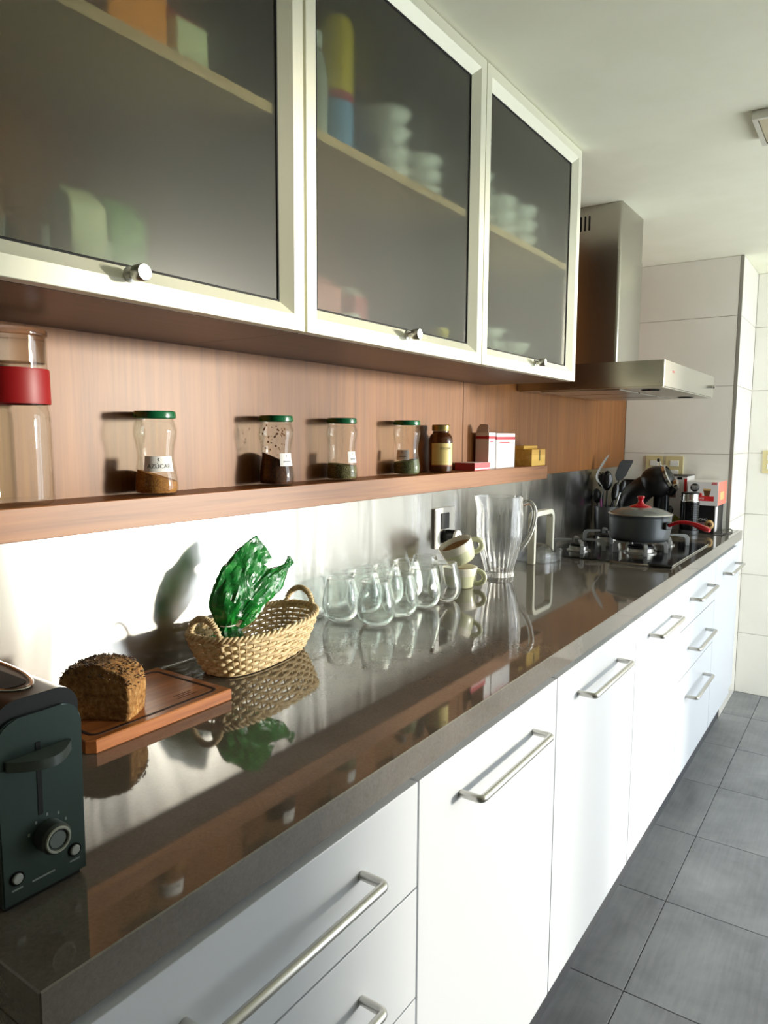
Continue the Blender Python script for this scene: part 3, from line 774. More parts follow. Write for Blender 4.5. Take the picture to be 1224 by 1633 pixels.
# ================================================================== CLEAR TRAY WITH WHITE ARCHED HANDLE
t = thing('handled_tray', 'clear plastic tray with a white arched handle behind the jug', 'tray', (-0.972, 2.368, ZC+0.0002), 0)
def dshape(sx, sy, n=20):
    pts = [(-0.085*sx, -0.10*sy), (0.055*sx, -0.10*sy)]
    pts += [(0.055*sx+0.032*sx*sin(pi*k/n), -0.10*sy*cos(pi*k/n)) for k in range(1, n)]
    pts += [(0.055*sx, 0.10*sy), (-0.085*sx, 0.10*sy)]
    return pts
bm = newbm(); A = dshape(0.85, 0.85); B = dshape(0.82, 0.827); n = len(A)
V = [[bm.verts.new((x, y, z)) for x, y in P] for P, z in ((A, 0.0), (A, 0.034), (B, 0.034), (B, 0.003))]
for a, b2 in zip(V, V[1:]):
    for k in range(n): bm.faces.new((a[k], a[(k+1) % n], b2[(k+1) % n], b2[k]))
bm.faces.new(V[0][::-1]); bm.faces.new(V[-1])
obj('tray_body', bm, M_['clearplastic'], t, ang=50)
bm = newbm(); lathe(bm, sprofile([(0.060, 0.004), (0.059, 0.020), (0.048, 0.040), (0.024, 0.052), (0, 0.055)], 4)+[], 36)
obj('dome_cover', bm, M_['clearplastic'], t, (-0.004, 0.0, 0.0032), ang=60)
def arch(w, h, r, n=6):
    out = [(-w, 0.0)]+[(-w+r-r*cos(pi/2*k/n), h-r+r*sin(pi/2*k/n)) for k in range(n+1)]+[(w-r+r*sin(pi/2*k/n), h-r+r*cos(pi/2*k/n)) for k in range(n+1)]+[(w, 0.0)]
    return out
o_, i_ = arch(0.0895, 0.178, 0.028), arch(0.0735, 0.162, 0.014)
poly = o_+i_[::-1]
bm = newbm(); prism(bm, poly, -0.012, 0.012, 'x'); bmesh.ops.bevel(bm, geom=[e for e in bm.edges], offset=0.0015, segments=1, affect='EDGES')
obj('arched_handle', bm, mat('ivory_plastic', (236, 234, 216), 0.3), t, (0.022, -0.030, 0.0002), ang=40)

# ================================================================== WICKER BASKET
wk = speckle('wicker', (196, 170, 126), (224, 204, 164), 90, 0.55, bmp=0.3)
wkd = speckle('wicker_dark', (120, 88, 50), (160, 122, 76), 90, 0.55, bmp=0.3)
BK = thing('wicker_basket', 'oval woven wicker basket with two arched handles', 'basket', (-0.967, 0.972, ZC+0.0002), radians(7))
NS, NR, BH = 44, 9, 0.066
def oval(a, s, z):
    """a angle, s 0..1 height fraction -> point on the basket wall (long axis along y)"""
    e = 0.78
    ax = (0.052+0.026*s**0.8); ay = (0.118+0.036*s**0.8)
    c, n_ = cos(a), sin(a)
    return Vector((ax*math.copysign(abs(c)**e, c), ay*math.copysign(abs(n_)**e, n_), z+0.006*s*s*(sin(a)**2)))
def onorm(a, s):
    d = oval(a+0.01, s, 0)-oval(a-0.01, s, 0); return Vector((d.y, -d.x, 0)).normalized()
obj('base', prism(newbm(), [tuple(oval(2*pi*k/64, 0.0, 0)[:2]) for k in range(64)], 0.0015, 0.006), wk, BK)
for j in range(NR):
    s = (j+0.5)/NR; pts = []
    for k in range(NS*4):
        a = 2*pi*k/(NS*4); off = 0.0032*cos(NS*a/2.0*1.0+pi*j)
        pts.append(oval(a, s, 0.004+BH*s)+onorm(a, s)*off)
    obj('weave_strand', tube(newbm(), pts, 0.0036, 6, closed=True), wk, BK, ang=None)
for k in range(NS):
    a = 2*pi*(k+0.0)/NS
    pts = [oval(a, s, 0.004+BH*s) for s in (0, 0.25, 0.5, 0.75, 1.0)]
    obj('stake', tube(newbm(), pts, 0.0018, 5), wk, BK, ang=None)
for ph in (0, 2*pi/3, 4*pi/3):           # plaited rim
    pts = []
    for k in range(NS*5):
        a = 2*pi*k/(NS*5); w_ = a*22+ph
        pts.append(oval(a, 1.0, 0.004+BH+0.003)+onorm(a, 1.0)*0.0038*cos(w_)+Vector((0, 0, 0.0038*sin(w_))))
    obj('rim_strand', tube(newbm(), pts, 0.0028, 6, closed=True), wk, BK, ang=None)
for sg in (-1, 1):
    pts = []
    for k in range(25):
        u = -1+2*k/24; hh = sqrt(max(0, 1-u*u))
        pts.append((0.036*u, sg*(0.142+0.012*hh*0.6), 0.058+0.055*hh**0.85))
    h = obj('handle', tube(newbm(), pts, 0.0044, 8), wk, BK, ang=None)
    for k in range(1, 24):
        p = Vector(pts[k]); tdir = (Vector(pts[k+1])-Vector(pts[k-1])).normalized(); u = tdir.orthogonal().normalized(); w_ = tdir.cross(u)
        if k % 1: continue
        ring = [p+(u*cos(q)+w_*sin(q))*0.0050+tdir*0.0009*sin(q) for q in [2*pi*i/8 for i in range(8)]]
        obj('binding', tube(newbm(), ring, 0.0016, 5, closed=True), wk, h, ang=None)

# ================================================================== GREEN WRAPPER IN THE BASKET
gm = mat('green_foil', (8, 112, 38), 0.18, coat=0.6, coat_r=0.08); 
f = noisetex(gm, coords(gm), 26, 5, 0.6, 1.2)
lk(gm, ramp(gm, f, [(0.3, (2, 62, 20)), (0.55, (10, 120, 40)), (0.75, (60, 168, 60))]), bsdf(gm).inputs['Base Color']); bump(gm, f, 0.9, 0.006)
GB = thing('green_wrapper', 'crumpled shiny green plastic wrapper standing in the basket', 'wrapper', (-0.975, 0.915, 0.990))
def lobe(name, path, rads, flats, seed, amp=0.10, side=Vector((1, 0, 0))):
    """crumpled bag lobe: flattened sections along a path with sharp folds"""
    P = smoothcurve(path, 10); n = len(P); seg = 40; bm = newbm(); rings = []
    def interp(L, i):
        x = i/(n-1)*(len(L)-1); a = int(min(x, len(L)-2)); return L[a]+(L[a+1]-L[a])*(x-a)
    for i in range(n):
        t_ = (P[min(i+1, n-1)]-P[max(i-1, 0)]).normalized()
        w_ = (side - t_*side.dot(t_)).normalized(); u = t_.cross(w_)
        rA, fl = interp(rads, i), interp(flats, i); ring = []
        for k in range(seg):
            a = 2*pi*k/seg
            q = P[i]+u*cos(a)*rA+w_*sin(a)*rA*fl
            rid = abs(noise.noise(Vector((a*1.6+seed, i*0.05, seed))))*0.5+abs(noise.noise(Vector((cos(a)*2.2+seed, sin(a)*2.2, i*0.09+seed))))*0.8
            fine = abs(noise.noise(q*120+Vector((seed, 0, 0))))*0.4
            d_ = (u*cos(a)+w_*sin(a)*(0.6+0.4*fl))
            q = q+d_*rA*amp*(rid*2.4-0.9+fine)+noise.noise_vector(q*42+Vector((seed, seed, 0)))*amp*rA*0.5
            ring.append(bm.verts.new(q))
        rings.append(ring)
    for a_, b_ in zip(rings, rings[1:]):
        for k in range(seg): bm.faces.new((a_[k], a_[(k+1) % seg], b_[(k+1) % seg], b_[k]))
    bm.faces.new(rings[0][::-1]); bm.faces.new(rings[-1])
    return obj(name, bm, gm, GB, ang=22)
SD = Vector((0.8, -0.6, 0))
lobe('large_lobe', [(0, -0.012, 0.015), (0, -0.012, 0.040), (0, -0.002, 0.074), (0, 0.026, 0.110), (0, 0.058, 0.138), (0, 0.088, 0.154)], [0.013, 0.027, 0.034, 0.036, 0.034, 0.030, 0.027], [0.8, 0.75, 0.6, 0.5, 0.38, 0.22, 0.08], 1.3, 0.17, SD)
lobe('side_lobe', [(0.016, 0.006, 0.030), (0.020, 0.030, 0.056), (0.022, 0.062, 0.078), (0.022, 0.098, 0.095), (0.022, 0.128, 0.112)], [0.010, 0.021, 0.026, 0.022, 0.006], [0.6, 0.7, 0.6, 0.6, 0.8], 5.1, 0.15, SD)
lobe('middle_leaf', [(0.012, 0.002, 0.030), (0.018, 0.022, 0.066), (0.018, 0.050, 0.094), (0.014, 0.080, 0.116)], [0.008, 0.020, 0.022, 0.010], [0.4, 0.35, 0.3, 0.2], 7.7, 0.17, SD)
lobe('twisted_end', [(0.022, 0.125, 0.110), (0.022, 0.133, 0.116), (0.022, 0.142, 0.124)], [0.005, 0.009, 0.012], [0.8, 0.6, 0.35], 8.0, 0.25)
lobe('tail', [(0, -0.010, 0.020), (0.004, -0.012, 0.006), (0.006, -0.014, -0.012)], [0.012, 0.024, 0.036], [0.8, 0.7, 0.6], 2.2, 0.4)
lobe('lower_fold', [(0.018, 0.004, 0.014), (0.022, 0.028, 0.028), (0.022, 0.056, 0.050), (0.020, 0.078, 0.074)], [0.004, 0.010, 0.011, 0.008], [0.3, 0.3, 0.3, 0.3], 4.0, 0.25)
obj('tie', tube(newbm(), [(0.0155*cos(q), -0.011+0.0155*sin(q), 0.020) for q in [2*pi*k/16 for k in range(16)]], 0.0013, 6, closed=True), M_['whiteplastic'], GB)
bm = newbm(); tube(bm, [(0.012, 0.020, 0.032), (0.020, 0.030, 0.040), (0.024, 0.038, 0.044)], [0.004, 0.009, 0.006], 10); obj('printed_corner', bm, M_['black'], GB, ang=60)
bm = newbm(); tube(bm, [(0.024, 0.034, 0.042), (0.025, 0.041, 0.047)], [0.0075, 0.003], 10); tag(obj('red_print', bm, M_['red'], GB, ang=60), 'red printed corner of the wrapper')

# ================================================================== CUTTING BOARD AND BREAD
CB = thing('cutting_board', 'wooden cutting board with a dark juice groove under the bread', 'cutting board', (-0.942, 0.665, ZC+0.0002))
bw, bl, bt = 0.094, 0.128, 0.019
bm = newbm(); prism(bm, [(-bw, -bl+0.008), (-bw+0.008, -bl), (bw-0.010, -bl), (bw, -bl+0.010), (bw, bl), (-bw, bl)], 0, bt)
bmesh.ops.bevel(bm, geom=[e for e in bm.edges if abs(e.verts[0].co.z-e.verts[1].co.z) < 1e-6], offset=0.0015, segments=1, affect='EDGES')
obj('plank', bm, M_['board'], CB)
G = rrect(-bw+0.016, bw-0.016, -bl+0.016, bl-0.016, 0.012, 5)
bm = newbm(); tube(bm, [(x, y, bt) for x, y in G], 0.0034, 8, closed=True, flat=0.18); obj('juice_groove', bm, mat('groove_dark', (46, 22, 12), 0.7), CB, ang=None)
mbm = mat('burnt_mark', (92, 48, 22), 0.7)
for k_, (a_, w_) in enumerate(((0.0, 0.040), (0.007, 0.028), (0.013, 0.034))): obj('burnt_mark', box(newbm(), bw-0.034-a_-0.0015, bw-0.034-a_+0.0010, bl-0.062-w_/2, bl-0.062+w_/2, bt, bt+0.0002), mbm, CB)

# bread: half a seeded loaf, cut face to the right
mb = mat('bread_crust', (120, 78, 36), 0.8); f = noisetex(mb, coords(mb), 120, 6, 0.7); g = noisetex(mb, coords(mb), 22, 4, 0.6)
c1 = ramp(mb, f, [(0.32, (110, 68, 30)), (0.5, (180, 128, 66)), (0.72, (226, 186, 126))]); c2 = ramp(mb, g, [(0.3, (130, 120, 110)), (0.7, (255, 255, 255))])
x = nd(mb, 'ShaderNodeMix', data_type='RGBA', blend_type='MULTIPLY'); x.inputs[0].default_value = 0.7
lk(mb, c1, x.inputs[6]); lk(mb, c2, x.inputs[7]); lk(mb, x.outputs[2], bsdf(mb).inputs['Base Color']); bump(mb, f, 0.9, 0.004)
BR = thing('bread_loaf', 'seeded brown bread loaf with a dark domed crust on the cutting board', 'bread', (-0.867, 0.612, ZC+0.0002+bt+0.0004), atan2(-0.64, -0.77)-radians(10))
LB, WB, HB = 0.104, 0.060, 0.064
bm = newbm(); nx, ny, nz = 22, 16, 16
def bread_pt(u, v, w):
    x_ = u*LB; yb = (v-0.5)*WB
    top = HB*(0.84+0.44*sqrt(max(0, 1-(2*u-1)**2*0.97))*(0.92+0.08*sin(pi*v)))
    z = w*top
    bulge = 1+0.05*sin(pi*w)+0.10*max(0, w-0.6)*(1-w)*4
    q = Vector((x_+(u-0.5)*0.006*sin(pi*w), yb*bulge, z))
    # round the corners
    return q
idx = {}
def bv(i, j, k):
    key = (i, j, k)
    if key not in idx:
        q = bread_pt(i/nx, j/ny, k/nz)
        c = Vector((LB/2, 0, HB*0.5)); d = q-c
        r_ = max(abs(d.x)/(LB/2), abs(d.y)/(WB/2)); ed = sqrt((d.x/(LB/2))**4+(d.y/(WB/2))**4)
        if ed > 1: s = 1/(ed**0.25); q.x = c.x+d.x*(1-(1-s)*0.4); q.y = c.y+d.y*(1-(1-s)*0.4)
        nv = noise.noise_vector(q*55)*0.0022+noise.noise_vector(q*160)*0.0014
        if k == 0: nv.z = 0
        idx[key] = bm.verts.new(q+nv)
    return idx[key]
for i in range(nx):
    for j in range(ny):
        bm.faces.new((bv(i, j, 0), bv(i, j+1, 0), bv(i+1, j+1, 0), bv(i+1, j, 0))); bm.faces.new((bv(i, j, nz), bv(i+1, j, nz), bv(i+1, j+1, nz), bv(i, j+1, nz)))
for i in range(nx):
    for k in range(nz):
        bm.faces.new((bv(i, 0, k), bv(i+1, 0, k), bv(i+1, 0, k+1), bv(i, 0, k+1))); bm.faces.new((bv(i, ny, k), bv(i, ny, k+1), bv(i+1, ny, k+1), bv(i+1, ny, k)))
for j in range(ny):
    for k in range(nz):
        bm.faces.new((bv(0, j, k), bv(0, j, k+1), bv(0, j+1, k+1), bv(0, j+1, k))); bm.faces.new((bv(nx, j, k), bv(nx, j+1, k), bv(nx, j+1, k+1), bv(nx, j, k+1)))
topverts = [(v.co.copy(), 1) for key, v in idx.items() if key[2] == nz]
sideverts = [v.co.copy() for key, v in idx.items() if key[2] in (nz-1, nz-2, nz-3) and (key[0] in (0, nx) or key[1] in (0, ny))]
bmesh.ops.translate(bm, verts=bm.verts[:], vec=(0, -WB/2, 0))
obj('loaf', bm, mb, BR, ang=None)
bm = newbm(); rs = random.Random(5); base = bmesh.new(); bmesh.ops.create_icosphere(base, subdivisions=1, radius=1)
for _ in range(620):
    p = rs.choice(topverts)[0] if rs.random() < 0.8 else rs.choice(sideverts)
    p = p+Vector((rs.uniform(-.0035, .0035), rs.uniform(-.0035, .0035)-WB/2, rs.uniform(-0.0004, 0.0012)))
    mm = Matrix.Translation(p) @ Matrix.Rotation(rs.uniform(0, pi), 4, 'Z') @ Matrix.Rotation(rs.uniform(-.4, .4), 4, 'Y') @ Matrix.Diagonal((0.0026, 0.0011, 0.0009, 1))
    merge(bm, base, mm)
base.free()
o = obj('seed_crust', bm, speckle('seeds', (40, 26, 16), (104, 74, 44), 300, 0.6), BR, ang=None); o['kind'] = 'stuff'

# ================================================================== TOASTER
TM = mat('toaster_metal', (62, 76, 72), 0.34, 0.55); TB = mat('toaster_top', (16, 19, 19), 0.42)
TT = thing('toaster', 'dark grey-green toaster with lever and dial at the picture edge', 'toaster', (-0.62, 0.303, ZC+0.0002))
tw, th_, tl = 0.0815, 0.182, 0.30
poly = [(0, 0.008)]
def arcpts(cx_, cz_, r, a0, a1, n=8): return [(cx_+r*cos(radians(a0+(a1-a0)*k/n)), cz_+r*sin(radians(a0+(a1-a0)*k/n))) for k in range(n+1)]
sec = [(0.0, 0.006)]+[(tw, 0.006)]+arcpts(tw-0.022, th_-0.022+0.012, 0.022, 0, 90)+arcpts(0.022, th_-0.022+0.012, 0.022, 90, 180)
bm = newbm(); prism(bm, sec, -tl, -0.004, 'x'); obj('body', bm, TB, TT, ang=40)
sec2 = [(0.002, 0.008), (tw-0.002, 0.008), (tw-0.002, th_-0.014), (0.002, th_-0.014)]
fp = [(0.0, 0.006), (tw, 0.006)]+arcpts(tw-0.020, th_-0.024, 0.020, 0, 90)+arcpts(0.020, th_-0.024, 0.020, 90, 180)
bm = newbm(); prism(bm, fp, -0.0038, 0.0, 'x'); bmesh.ops.bevel(bm, geom=[e for e in bm.edges if all(abs(v.co.x) < 1e-6 for v in e.verts)], offset=0.0012, segments=2, affect='EDGES')
fp_o = obj('front_panel', bm, TM, TT, ang=40)
obj('foot', box(newbm(), -tl+0.01, -0.006, 0.004, tw-0.004, 0, 0.0058), M_['black'], TT)
yc = tw*0.46
obj('lever_slot', box(newbm(), 0.0001, 0.0006, yc-0.0022, yc+0.0022, 0.080, 0.150), M_['rubber'], fp_o)
bm = newbm(); n = 14
lv = [(0.0, yc-0.031)]+[(0.003+0.021*sin(pi*k/n), yc-0.031+0.062*k/n) for k in range(0, n+1)]+[(0.0, yc+0.031)]
prism(bm, [(a, b2) for a, b2 in lv], 0.133, 0.1425); obj('lever', bm, mat('lever_plastic', (74, 82, 78), 0.35), TT, (0.0008, 0, 0), ang=40)
bm = lathe(newbm(), [(0, 0), (0.0145, 0), (0.0145, 0.014), (0.0125, 0.017), (0.0095, 0.017), (0.0085, 0.0155), (0, 0.0155)], 30)
dl = obj('dial', bm, mat('dial_plastic', (56, 62, 58), 0.35), TT, (0.0002, yc+0.006, 0.058), (0, pi/2, 0))
bm = lathe(newbm(), [(0.0098, 0.0171), (0.0125, 0.0171), (0.0118, 0.0182), (0.0104, 0.0182)], 30, close=True); obj('dial_ring', bm, mat('dial_ring', (168, 172, 160), 0.3, 0.5), dl)
bm = lathe(newbm(), [(0, 0.0156), (0.0082, 0.0156), (0.0078, 0.0164), (0, 0.0166)], 24); obj('dial_face', bm, mat('dial_grey', (96, 104, 100), 0.3), dl)
for yy, zz in ((0.0125, 0.030), (tw-0.0125, 0.030)):
    b_ = obj('button', lathe(newbm(), [(0, 0), (0.0048, 0), (0.0048, 0.002), (0.004, 0.0028), (0, 0.003)], 20), mat('button_grey', (150, 154, 148), 0.4), TT, (0.0002, yy, zz), (0, pi/2, 0))
    obj('button_ring', lathe(newbm(), [(0.0052, -0.0001), (0.0066, -0.0001), (0.0064, 0.0012), (0.0053, 0.0012)], 20, close=True), M_['blackgloss'], b_)
mk = mat('panel_print', (120, 130, 124), 0.5)
def onface(y0, z0): return lambda x, y: (0.0003, y0+x, z0+y)
for y_, w_ in ((yc, 0.022), (0.0125, 0.010), (tw-0.0125, 0.010)): obj('small_print', box(newbm(), 0.0, 0.0003, y_-w_/2, y_+w_/2, 0.0187, 0.0203), mk, fp_o)
for q in (-1.2, -0.6, 0, 0.6, 1.2):
    y_, z_ = yc+0.006+0.0195*sin(q), 0.058+0.0195*cos(q); obj('dial_mark', box(newbm(), 0.0, 0.0003, y_-0.0009, y_+0.0009, z_-0.0014, z_+0.0014), mk, fp_o)
ring = [(-0.125+0.100*cos(q)*1.0, tw/2+0.030*sin(q), th_-0.0105) for q in [2*pi*k/48 for k in range(48)]]
zt_ = th_+0.012
ring = [(-0.125+0.100*math.copysign(abs(cos(q))**0.8, cos(q)), tw/2+0.027*sin(q), zt_+0.0006) for q in [2*pi*k/56 for k in range(56)]]
obj('slot_rim', tube(newbm(), ring, 0.0022, 8, closed=True, flat=0.6), M_['chrome'], TT)
obj('slot_well', prism(newbm(), [(p[0], p[1]) for p in ring], zt_-0.0002, zt_+0.0005), mat('slot_inner', (70, 62, 50), 0.4, 0.6), TT)
obj('bread_slot', prism(newbm(), rrect(-0.215, -0.035, tw/2-0.013, tw/2+0.013, 0.012, 4), zt_+0.0006, zt_+0.0011), M_['rubber'], TT)

# ================================================================== GAS HOB
HB = thing('gas_hob', 'black glass gas hob with cast iron pan supports', 'hob', (0, 0, ZC))
hx0, hx1, hy0, hy1 = -1.012, -0.552, 2.462, 3.085
obj('glass_plate', prism(newbm(), rrect(hx0, hx1, hy0, hy1, 0.006, 3), 0.0002, 0.0045), M_['blackgloss'], HB)
obj('steel_edge', box(newbm(), hx1+0.0002, hx1+0.006, hy0, hy1, 0.0002, 0.0052, 0.001, 1), M_['chrome'], HB)
arm = None
mdark = mat('burner_cap', (22, 22, 23), 0.45, 0.2); malu = mat('burner_alu', (180, 178, 172), 0.3, 0.9)
for bx, by, br in ((-0.712, 2.705, 0.046), (-0.915, 2.620, 0.034), (-0.690, 2.955, 0.034), (-0.905, 2.935, 0.040)):
    bn = obj('burner', lathe(newbm(), [(br*1.28, 0.0046), (br*1.28, 0.008), (br*1.05, 0.010), (br*1.0, 0.022), (0, 0.022)], 32), malu, HB, (bx, by, 0))
    obj('burner_cap', lathe(newbm(), [(br*0.9, 0.0222), (br*0.96, 0.024), (br*0.96, 0.030), (br*0.86, 0.033), (0, 0.034)], 32), mdark, bn)
    for q in range(4):
        bm = newbm(); R_ = 0.098
        # arched arm: foot outside, finger pointing in over the flame
        prof_ = [(R_, 0.0046), (R_, 0.036), (R_-0.006, 0.046), (R_-0.016, 0.0495), (br*0.75, 0.0495), (br*0.75, 0.0435), (R_-0.022, 0.0405), (R_-0.014, 0.034), (R_-0.013, 0.0046)]
        prism(bm, prof_, -0.0062, 0.0062, 'y')
        bmesh.ops.bevel(bm, geom=bm.edges[:], offset=0.001, segments=1, affect='EDGES')
        obj('pan_support', bm, M_['ironb'], bn, (0, 0, 0), (0, 0, pi/4*0.6+q*pi/2), ang=30)

# ================================================================== POT WITH GLASS LID
PX, PY, PZ = -0.722, 2.725, ZC+0.0500
PT = thing('cooking_pot', 'dark grey saucepan with glass lid and red handle on the hob', 'pot', (PX, PY, PZ))
pm = mat('pot_enamel', (70, 74, 76), 0.36, 0.45)
pr_ = sprofile([(0.094, 0.0), (0.101, 0.004), (0.106, 0.016), (0.109, 0.050), (0.110, 0.094)], 4)
obj('body', lathe(newbm(), [(0, 0.0002)]+pr_+[(0.112, 0.096), (0.1075, 0.096), (0.1065, 0.05), (0.099, 0.006), (0, 0.004)], 56), pm, PT, ang=50)
obj('lid_rim', lathe(newbm(), [(0.1075, 0.0965), (0.1135, 0.0965), (0.1145, 0.099), (0.1125, 0.1015), (0.1075, 0.1015)], 56, close=True), M_['handle'], PT, ang=50)
ld = sprofile([(0.1074, 0.1000), (0.095, 0.108), (0.070, 0.1175), (0.035, 0.1235), (0, 0.125)], 4)
obj('glass_lid', lathe(newbm(), ld+[(0, 0.122)]+[(r-0.0005, z-0.003) for r, z in ld[::-1] if r > 0], 48), mat('smoked_lid', lin=(0.62, 0.64, 0.60, 1), rough=0.12, trans=0.75, ior=1.4), PT, ang=60)
kn = sprofile([(0.041, 0.1215), (0.040, 0.1245), (0.030, 0.1295), (0.016, 0.134), (0.0095, 0.141), (0.0095, 0.150), (0.013, 0.157), (0.0135, 0.161), (0.010, 0.1635), (0, 0.1640)], 3)
obj('lid_knob', lathe(newbm(), [(0, 0.1258)]+kn, 32), M_['redgloss'], PT, ang=60)
dv = Vector((0.93, -0.34, 0)).normalized()
hp = [dv*0.108+Vector((0, 0, 0.062)), dv*0.122+Vector((0, 0, 0.066)), dv*0.155+Vector((0, 0, 0.080)), dv*0.195+Vector((0, 0, 0.083)), dv*0.240+Vector((0, 0, 0.074)), dv*0.275+Vector((0, 0, 0.064))]
obj('handle', tube(newbm(), smoothcurve(hp, 5), [0.011]*4+[0.0085]*8+[0.009]*6+[0.0125]*5+[0.013, 0.012, 0.008], 14, flat=0.75), M_['redgloss'], PT, ang=60)
obj('handle_bracket', box(newbm(), -0.012, 0.012, -0.018, 0.018, -0.010, 0.016, 0.003), M_['black'], PT, dv*0.110+Vector((0, 0, 0.060)), (0, 0, atan2(dv.y, dv.x)))

# black gas lighter lying in front of the hob
t = thing('gas_lighter', 'thin black gas lighter lying along the front edge of the hob', 'lighter', (-0.60, 2.440, ZC+0.0068), radians(2))
obj('grip', tube(newbm(), [(-0.01, 0, 0), (0.03, 0, 0.001), (0.062, 0, 0)], [0.0055, 0.0065, 0.005], 10), M_['black'], t, ang=60)
obj('nozzle', tube(newbm(), [(-0.14, 0, 0), (-0.011, 0, 0)], 0.0028, 8), M_['chrome'], t, ang=60)

# ================================================================== UTENSIL HOLDER AND UTENSILS
UX, UY = -1.008, 3.235
uh = obj('utensil_holder', lathe(newbm(), [(0, 0), (0.046, 0), (0.048, 0.003), (0.052, 0.118), (0.0505, 0.1195), (0.049, 0.118), (0.0455, 0.005), (0, 0.004)], 40), mat('holder_grey', (74, 75, 77), 0.35, 0.5), None, (UX, UY, ZC+0.0002), ang=50)
tag(uh, 'dark grey round utensil holder beside the hob', 'utensil holder')
UG = 'utensils in the dark grey holder'
def utensil(name, lab, base, tip, handle_m, head, head_m, hr=0.0045):
    """a handle from inside the holder, plus a head part"""
    b_ = Vector(base); t_ = Vector(tip)
    T = thing(name, lab, 'utensil', (UX, UY, ZC), 0, UG)
    obj('handle', tube(newbm(), [b_, b_.lerp(t_, 0.5), t_], [hr*1.2, hr, hr*0.8], 10), handle_m, T, ang=60)
    head(T, t_, (t_-b_).normalized(), head_m)
    return T
RT = Vector((0.82, 0.57, 0)); VW = Vector((0.57, -0.82, 0))
def blade(w, l, th_=0.002, bend=0.0, taper=0.75):
    def f_(T, p, d, m_):
        bm = newbm(); n = 8; V = []
        for k in range(n+1):
            s_ = k/n; c = p+d*l*s_+RT*bend*s_*s_; ww = w*(taper+(1-taper)*s_)*(1 if k < n else 0.8)*(0.5+0.5*min(1, s_*4))
            V.append([bm.verts.new(c+RT*ww*a_+VW*th_*b_) for a_, b_ in ((-1, -1), (1, -1), (1, 1), (-1, 1))])
        for a_, b_ in zip(V, V[1:]):
            for k in range(4): bm.faces.new((a_[k], a_[(k+1) % 4], b_[(k+1) % 4], b_[k]))
        bm.faces.new(V[0][::-1]); bm.faces.new(V[-1]); obj('blade', bm, m_, T, ang=40)
    return f_
def spoonhead(w, l, depth=0.4):
    def f_(T, p, d, m_):
        bm = newbm(); bmesh.ops.create_uvsphere(bm, u_segments=18, v_segments=10, radius=1)
        mm = Matrix((RT*w, d*l, VW*w*depth)).transposed().to_4x4(); mm.translation = p+d*l*0.85
        bmesh.ops.transform(bm, matrix=mm, verts=bm.verts[:]); obj('spoon_bowl', bm, m_, T, ang=60)
    return f_
def fork(w, l):
    def f_(T, p, d, m_):
        spoonhead(w, l*0.6, 0.4)(T, p, d, m_)
        for k in range(4):
            c = p+d*l*0.9+RT*w*(-0.8+0.53*k)
            obj('tooth', tube(newbm(), [c, c+d*l*0.25-RT*0.008, c+d*l*0.3-RT*0.012], [0.004, 0.003, 0.002], 6), m_, T, ang=60)
    return f_
mgrey = mat('grey_silicone', (128, 126, 120), 0.4); mpur = mat('purple_plastic', (120, 40, 96), 0.4)
T = utensil('turner', 'tall grey spatula with a purple handle, curved at the top', (-0.010, -0.030, 0.010), (-0.020, -0.018, 0.150), mpur, lambda *a: None, mgrey, 0.006)
bm = newbm(); tube(bm, smoothcurve([(-0.020, -0.018, 0.150), (-0.014, -0.016, 0.200), (-0.038, -0.034, 0.250), (-0.020, -0.020, 0.305), (0.004, -0.002, 0.352)], 6), [0.004]*9+[0.006, 0.010, 0.013, 0.015, 0.016, 0.016, 0.016, 0.016, 0.016, 0.016, 0.016, 0.015, 0.014, 0.012, 0.009, 0.004][:16], 10, flat=0.25)
obj('blade', bm, mgrey, T, ang=60)
utensil('slotted_turner', 'black flat spatula leaning right in the holder', (-0.010, 0.012, 0.012), (0.040, 0.040, 0.235), M_['black'], blade(0.030, 0.095, 0.002, 0.012), M_['black'])
utensil('serving_spoon', 'black serving spoon with a shiny bowl in the holder', (0.006, -0.014, 0.012), (0.002, -0.006, 0.195), M_['black'], spoonhead(0.024, 0.046), M_['blackgloss'])
utensil('pasta_fork', 'black toothed pasta server behind the spoon', (-0.016, 0.010, 0.012), (-0.022, 0.012, 0.205), M_['black'], fork(0.026, 0.055), M_['black'])
utensil('ladle', 'black ladle leaning to the left of the holder', (-0.030, 0.004, 0.012), (-0.040, -0.004, 0.135), M_['black'], spoonhead(0.022, 0.034, 0.8), M_['black'])
utensil('small_spoon', 'short dark glossy spoon at the front of the holder', (0.022, -0.020, 0.012), (0.036, -0.010, 0.150), M_['black'], spoonhead(0.017, 0.042), M_['blackgloss'])
utensil('wire_whisk', 'thin metal whisk handle at the right of the holder', (0.014, 0.002, 0.012), (0.056, 0.016, 0.185), M_['chrome'], spoonhead(0.016, 0.03, 0.6), M_['black'], 0.003)

# steel milk jug behind the pot
t = thing('steel_milk_jug', 'small shiny steel milk jug behind the saucepan', 'jug', (-0.905, 3.205, ZC+0.0002), radians(-35))
kp = sprofile([(0.038, 0.0), (0.041, 0.006), (0.040, 0.05), (0.034, 0.08), (0.028, 0.105), (0.029, 0.120)], 4)
obj('body', lathe(newbm(), [(0, 0)]+kp+[(r-0.0012, z) for r, z in kp[::-1] if z > 0.004]+[(0, 0.003)], 32), M_['chrome'], t, ang=60)
obj('handle', tube(newbm(), smoothcurve([(0.028, 0, 0.108), (0.055, 0, 0.112), (0.068, 0, 0.085), (0.062, 0, 0.045), (0.040, 0, 0.025)], 5), 0.0035, 8), M_['chrome'], t, ang=60)

